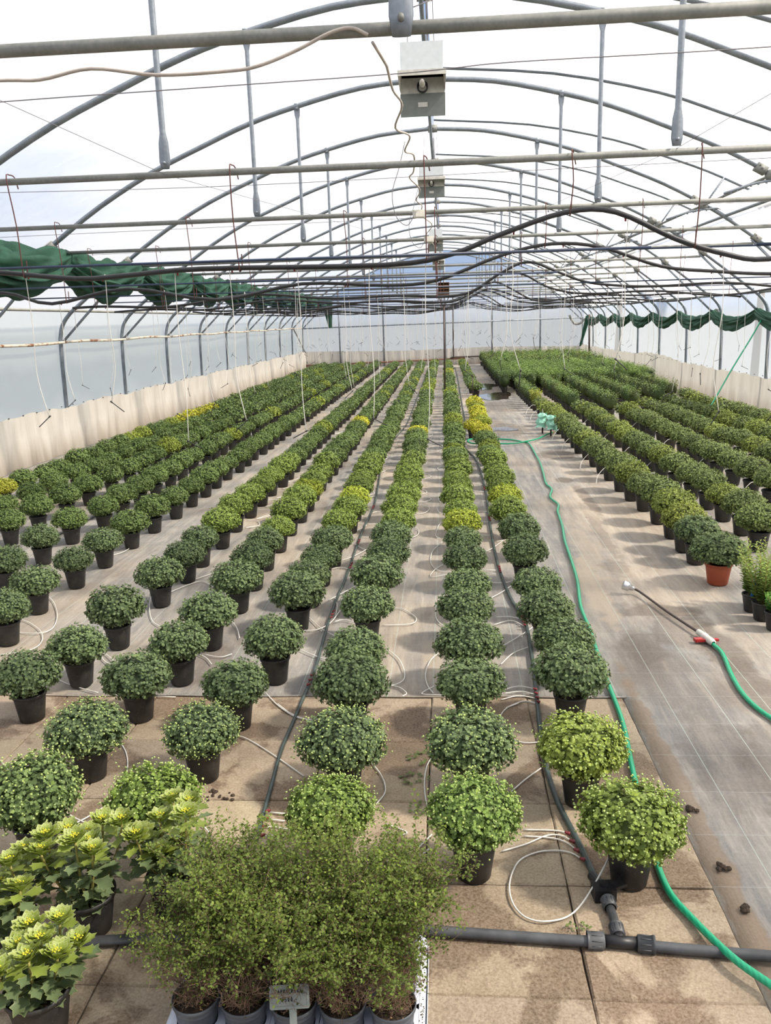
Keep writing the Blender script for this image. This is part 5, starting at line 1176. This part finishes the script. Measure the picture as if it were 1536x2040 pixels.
# cable along the nearest tie bar, then twisted back along the ridge
mb = MB(); P = [(-3, 2.91, 2.83), (-2.2, 2.91, 2.80), (-1.52, 2.91, 2.80), (-1.34, 2.91, 2.795), (-1.16, 2.91, 2.82), (-.94, 2.91, 2.79), (-.71, 2.91, 2.79), (-.6, 2.91, 2.80), (-.47, 2.91, 2.84), (-.36, 2.91, 2.885), (-.29, 2.92, 2.90), (-.235, 2.93, 2.88)]
Q1 = smoothpath(P, 5); tube(mb, Q1, .0058, 7)
tw = [(-.222, 2.94, 2.86), (-.20, 3.1, 2.84), (-.19, 3.4, 2.90), (-.215, 3.8, 2.93), (-.18, 4.1, 2.94), (-.23, 4.5, 2.93), (-.19, 4.9, 2.97), (-.21, 5.2, 2.95), (-.18, 5.45, 2.97), (-.20, 5.9, 2.95), (-.23, 6.4, 2.99), (-.19, 6.9, 2.98), (-.22, 7.4, 2.97), (-.19, 8.0, 3.0), (-.24, 8.4, 2.97)]
Q2 = smoothpath([(x + .012 * math.sin(k * 2.4), y, z) for k, (x, y, z) in enumerate(tw)], 5); tube(mb, Q2, .0055, 6)
Q3 = smoothpath([(x + .02 * math.sin(k * 2), y, 2.97 + .03 * math.sin(k)) for k, (x, y) in enumerate([(-.2, 8.6), (-.14, 9.6), (-.2, 10.8), (-.12, 12), (-.16, 13.4), (-.12, 15), (-.1, 18), (-.1, 22), (-.1, 28)])], 5); tube(mb, Q3, .0055, 5)
tag(obj('power_cable', mb, M['cable']), 'pale grey power cable tied along the nearest tie bar and back under the ridge', 'cable')
def jbox(x, y, z, lab):
    t = thing('junction_box', lab, 'box', (x, y, z), .3, 'junction boxes under the ridge'); mb = MB(); box(mb, (0, 0, 0), (.11, .06, .07)); obj('housing', mb, M['offwhite'], t, False); mb = MB(); box(mb, (0, -.033, 0), (.09, .006, .055)); obj('lid', mb, M['offwhite'], t, False)
    mb = MB(); tube(mb, smoothpath([(-.05, 0, -.02), (-.12, 0, -.10), (-.22, 0, -.02), (-.25, 0, .18), (-.18, 0, .40), (-.12, 0, .62)], 5), .004, 5); obj('loose_loop', mb, M['wire'], t)
jbox(-.22, 8.0, 2.93, 'small grey junction box below the third tie bar'); jbox(-.18, 10.7, 2.95, 'small grey junction box below the fourth tie bar')
# ---- box lamps hung under the ridge
def lamp(x, y, z0, w, lab, open_=True):
    t = thing('box_lamp', lab, 'lamp', (x, y, z0), 0, 'box lamps under the ridge')
    h = .30; mb = MB()      # upper ballast housing
    box(mb, (0, .06, .30), (w * .92, .22, .20)); obj('housing', mb, M['white_metal'], t, False)
    mb = MB(); # reflector hood, open below
    def hood(x0, x1, y0, y1, z, X0, X1, Y0, Y1, Z, th=.006):
        for (a, b_, c_, d_) in (((x0, y0, z), (x1, y0, z), (X1, Y0, Z), (X0, Y0, Z)), ((x1, y0, z), (x1, y1, z), (X1, Y1, Z), (X1, Y0, Z)), ((x1, y1, z), (x0, y1, z), (X0, Y1, Z), (X1, Y1, Z)), ((x0, y1, z), (x0, y0, z), (X0, Y0, Z), (X0, Y1, Z))): mb.add([a, b_, c_, d_], [(0, 1, 2, 3)])
        mb.add([(x0, y0, z), (x1, y0, z), (x1, y1, z), (x0, y1, z)], [(0, 1, 2, 3)])
    for sx_ in (-1, 1): mb.add([(sx_ * w * .46, -.05, .20), (sx_ * w * .46, .17, .20), (sx_ * w * .50, .17, .085), (sx_ * w * .52, -.06, .165)], [(0, 1, 2, 3)])
    mb.add([(-w * .46, -.05, .20), (w * .46, -.05, .20), (w * .46, .17, .20), (-w * .46, .17, .20)], [(0, 1, 2, 3)])
    box(mb, (0, -.06, .18), (w * 1.05, .008, .04)); box(mb, (0, .168, .14), (w * .98, .006, .12)); obj('reflector', mb, M['offwhite'], t, False)
    mb = MB(); box(mb, (0, .17, .0), (w * 1.0, .012, .17)); obj('back_plate', mb, M['grey_metal'], t, False)
    mb = MB(); box(mb, (0, .160, .0), (.075, .006, .035)); o = obj('name_plate', mb, M['offwhite'], t, False)
    mb = MB(); lathe(mb, [(.030, -.02), (.045, -.01), (.045, .02), (.036, .025), (.036, -.015)], 18); o = obj('lamp_socket', mb, M['black_plastic'], t); o.rotation_euler = (PI / 2, 0, 0); o.location = (0, .12, .12)
    mb = MB(); lathe(mb, [(0, .10), (.012, .095), (.022, .06), (.024, .0), (.018, -.04), (.018, -.06)], 14); o = obj('bulb', mb, M['offwhite'], t); o.rotation_euler = (PI / 2, 0, 0); o.location = (0, .05, .125)
    mb = MB(); top = prof_z(0) - z0 - .02
    for sx_ in (-.30, .27): tube(mb, [(sx_ * w, .0, .40), (sx_ * w * .8, 0, top)], .003, 4)
    rod(mb, (.13 * w, .12, .40), (.10 * w, .12, top), .009, 6); obj('suspension', mb, M['wire'], t)
lamp(-.15, 7.0, 3.66, .36, 'white box lamp hanging under the ridge, nearest the camera')
lamp(-.18, 13.9, 3.98, .42, 'white box lamp under the ridge, second from the camera'); lamp(-.18, 20.0, 3.62, .34, 'white box lamp under the ridge, third from the camera'); lamp(-.15, 24.0, 3.42, .32, 'small white box lamp under the ridge, farthest from the camera')
# ---- rusty heater hung in the middle
t = thing('heater', 'rusty brown slatted heater hanging in the middle of the house', 'heater', (-.01, 20.6, 2.5))
mb = MB(); box(mb, (0, .08, .17), (.26, .02, .34)); 
for sx_ in (-.13, .13): box(mb, (sx_, 0, .17), (.012, .16, .34))
for z in (0, .34): box(mb, (0, 0, z), (.27, .16, .012))
box(mb, (0, -.01, .17), (.012, .14, .34)); obj('casing', mb, M['rust_brown'], t, False)
for q in range(1, 5): mb = MB(); box(mb, (0, -.06, q * .068), (.26, .06, .008), R=[[1, 0, 0], [0, .9, -.43], [0, .43, .9]]); obj('slat', mb, M['rust_brown'], t, False)
mb = MB()
for sx_ in (-.12, .12): rod(mb, (sx_, 0, 0), (0, 0, -.26), .012, 6)
rod(mb, (0, 0, -.2), (0, 0, -2.45), .02, 8); obj('pipe_stand', mb, M['dark_rod'], t)
# ---- gathered green shade nets
def net(name, x, ys, top, drop, thick, sagk, label, tail=None, seed=0):
    g = random.Random(seed); mb = MB(); k = 72; G3 = []
    y = ys[0]
    ya = np.arange(ys[0], ys[1], .09)
    for yv in ya:
        ph = ((yv - 2.85) / 2.65) % 1.0; sag = math.sin(PI * ph) ** .8
        z0 = top - sag * sagk; row = []
        squeeze = .62 + .38 * math.sin(PI * ph) ** .6
        for j in range(k + 1):
            a = 2 * PI * j / k
            am = (.16 + .10 * math.sin(PI * ph)); pl = 1 + am * math.sin(8 * a + 7 * ph + 2 * math.sin(yv)) + am * .6 * math.sin(15 * a - 12 * ph) + .07 * math.sin(27 * a + 16 * ph)
            row.append((x + thick * squeeze * pl * math.cos(a), yv, z0 - drop * .5 * (.55 + .45 * squeeze) + drop * .5 * squeeze * pl * math.sin(a) - .05 * sag * math.cos(3 * a)))
        G3.append(row)
    grid(mb, G3); o = tag(obj(name, mb, M['net']), label, 'shade net')
    if tail:
        mb = MB(); G3 = []
        for t_ in np.linspace(0, 1, 12):
            row = []
            for j in range(k + 1):
                a = 2 * PI * j / k; pl = 1 + .3 * math.sin(6 * a + 5 * t_); w = (.8 - .5 * t_)
                row.append((x + tail[0] * t_ + thick * 1.2 * w * pl * math.cos(a), ys[1] - .1 + .12 * w * pl * math.sin(a), top - drop * .4 - tail[1] * t_))
            G3.append(row)
        grid(mb, G3); obj('hanging_end', mb, M['net'], o)
    return o
net('shade_net', -4.95, (8.3, 35.6), 3.04, .44, .19, .16, 'gathered green shade net hung along the left roof slope', (.1, 1.1), 1)
net('shade_net', 5.80, (13.3, 34.6), 2.03, .20, .09, .22, 'gathered green shade net drooping along the right wall', (-.3, 1.2), 2)
# ---- right hand thin hose rising to the wall
mb = MB(); tube(mb, smoothpath([(5.75, 15.7, 1.82), (5.55, 15.6, 1.5), (5.1, 15.2, .95), (4.75, 14.8, .55), (4.5, 14.45, .33), (4.35, 14.3, .2)], 6), .013, 8); tag(obj('thin_green_hose', mb, M['hose']), 'green hose slanting from the right wall down into the pots', 'hose')
# ---- bag-wrapped stakes beside the aisle
for i, (x, y, lab) in enumerate([(1.67, 14.30, 'mint plastic bag tied over a stake by the green hose, rear one'), (1.77, 13.95, 'mint plastic bag tied over a stake by the green hose, front one')]):
    t = thing('wrapped_stake', lab, 'stake', (x, y, 0), 0, 'bag-wrapped stakes beside the aisle')
    mb = MB(); rod(mb, (0, 0, 0), (0, 0, .30), .014, 8); obj('stake', mb, M['dark_rod'], t)
    g = np.random.default_rng(i); mb = MB(); k = 12; G3 = []
    for a_, (r, z) in enumerate([(.0, .345), (.06, .34), (.085, .30), (.06, .26), (.085, .20), (.07, .14), (.09, .11)]):
        G3.append([(r * (1 + .3 * math.sin(3 * j + a_ * 2)) * math.cos(j * 2 * PI / k) + (.03 * (i * 2 - 1) * (.34 - z) * 4), r * math.sin(j * 2 * PI / k), z + .015 * math.sin(j * 5 + a_)) for j in range(k + 1)])
    grid(mb, G3); obj('bag', mb, M['bag'], t, False)
    if i == 0: mb = MB(); tube(mb, [(0, 0, .33), (0, 0, .42)], .004, 5); obj('white_tube', mb, M['white_tube'], t)
mb = MB(); rod(mb, (.69, 21.0, 0), (.69, 21.0, .55), .012, 6); box(mb, (.69, 21.0, .56), (.03, .03, .04)); tag(obj('garden_stake', mb, M['dark_rod']), 'dark stake beside the lone plant in the gap of the hose row', 'stake')
# ---- weeds and crumbs on the slabs
def weed(x, y, s, seed, lab):
    g = np.random.default_rng(seed); n = 26; a = g.uniform(0, 6.28, n); q = np.sqrt(g.uniform(0, 1, n)) * .07 * s; pos = np.stack([q * np.cos(a), q * np.sin(a) * .6, g.uniform(.004, .015, n)], 1); up = np.stack([np.cos(a), np.sin(a), .3 + 0 * a], 1)
    mb = MB(); scatter(mb, LEAF, LEAF_F, pos, np.tile([0, 0, 1.], (n, 1)) + g.normal(0, .2, (n, 3)), up, g.uniform(.014, .026, n) * s, g.uniform(.3, .8, n)); o = obj('weed', mb, M['leaf'], loc=(x, y, 0)); o.color = (.12, .17, .05, 1); tag(o, lab, 'weed', 'weeds in the slab joints')
weed(-.12, 3.42, 1.1, 1, 'small weed in the slab joint behind the front pots'); weed(-.16, 3.24, .9, 2, 'weed sprawling over the slab left of the joint'); weed(-.11, 3.02, .9, 3, 'small weed in the slab joint beside the fresh green front pot'); weed(.415, 2.36, .5, 4, 'tiny weed in the slab joint by the big white loop')
CR = random.Random(8)
for i, (x, y, s, lab) in enumerate([(.98, 3.05, .03, 'soil clod at the slab edge, farthest one'), (.985, 2.68, .035, 'dry leaf clod at the slab edge, middle one'), (.99, 2.47, .026, 'small soil clod at the slab edge, nearest one'), (-.98, 3.10, .04, 'spilled soil beside the pot on the wet slab'), (-.74, 1.985, .014, 'small dark crumb on the slab left of the tray'), (-1.02, 1.88, .014, 'small dark crumb beside the bottom left pot')]):
    mb = MB(); 
    for q in range(5 if i != 3 else 16): ico(mb, s * CR.uniform(.25, .5) * (.5 if i == 3 else 1), (CR.uniform(-s, s) * (1.6 if i == 3 else .6), CR.uniform(-s, s) * (1.2 if i == 3 else .6), s * .12), .6, 0, .5, 7, 5, .25, q)
    o = obj('soil_clod', mb, M['dark_gap'], loc=(x, y, 0)); tag(o, lab, 'soil', 'soil clods on the slabs')
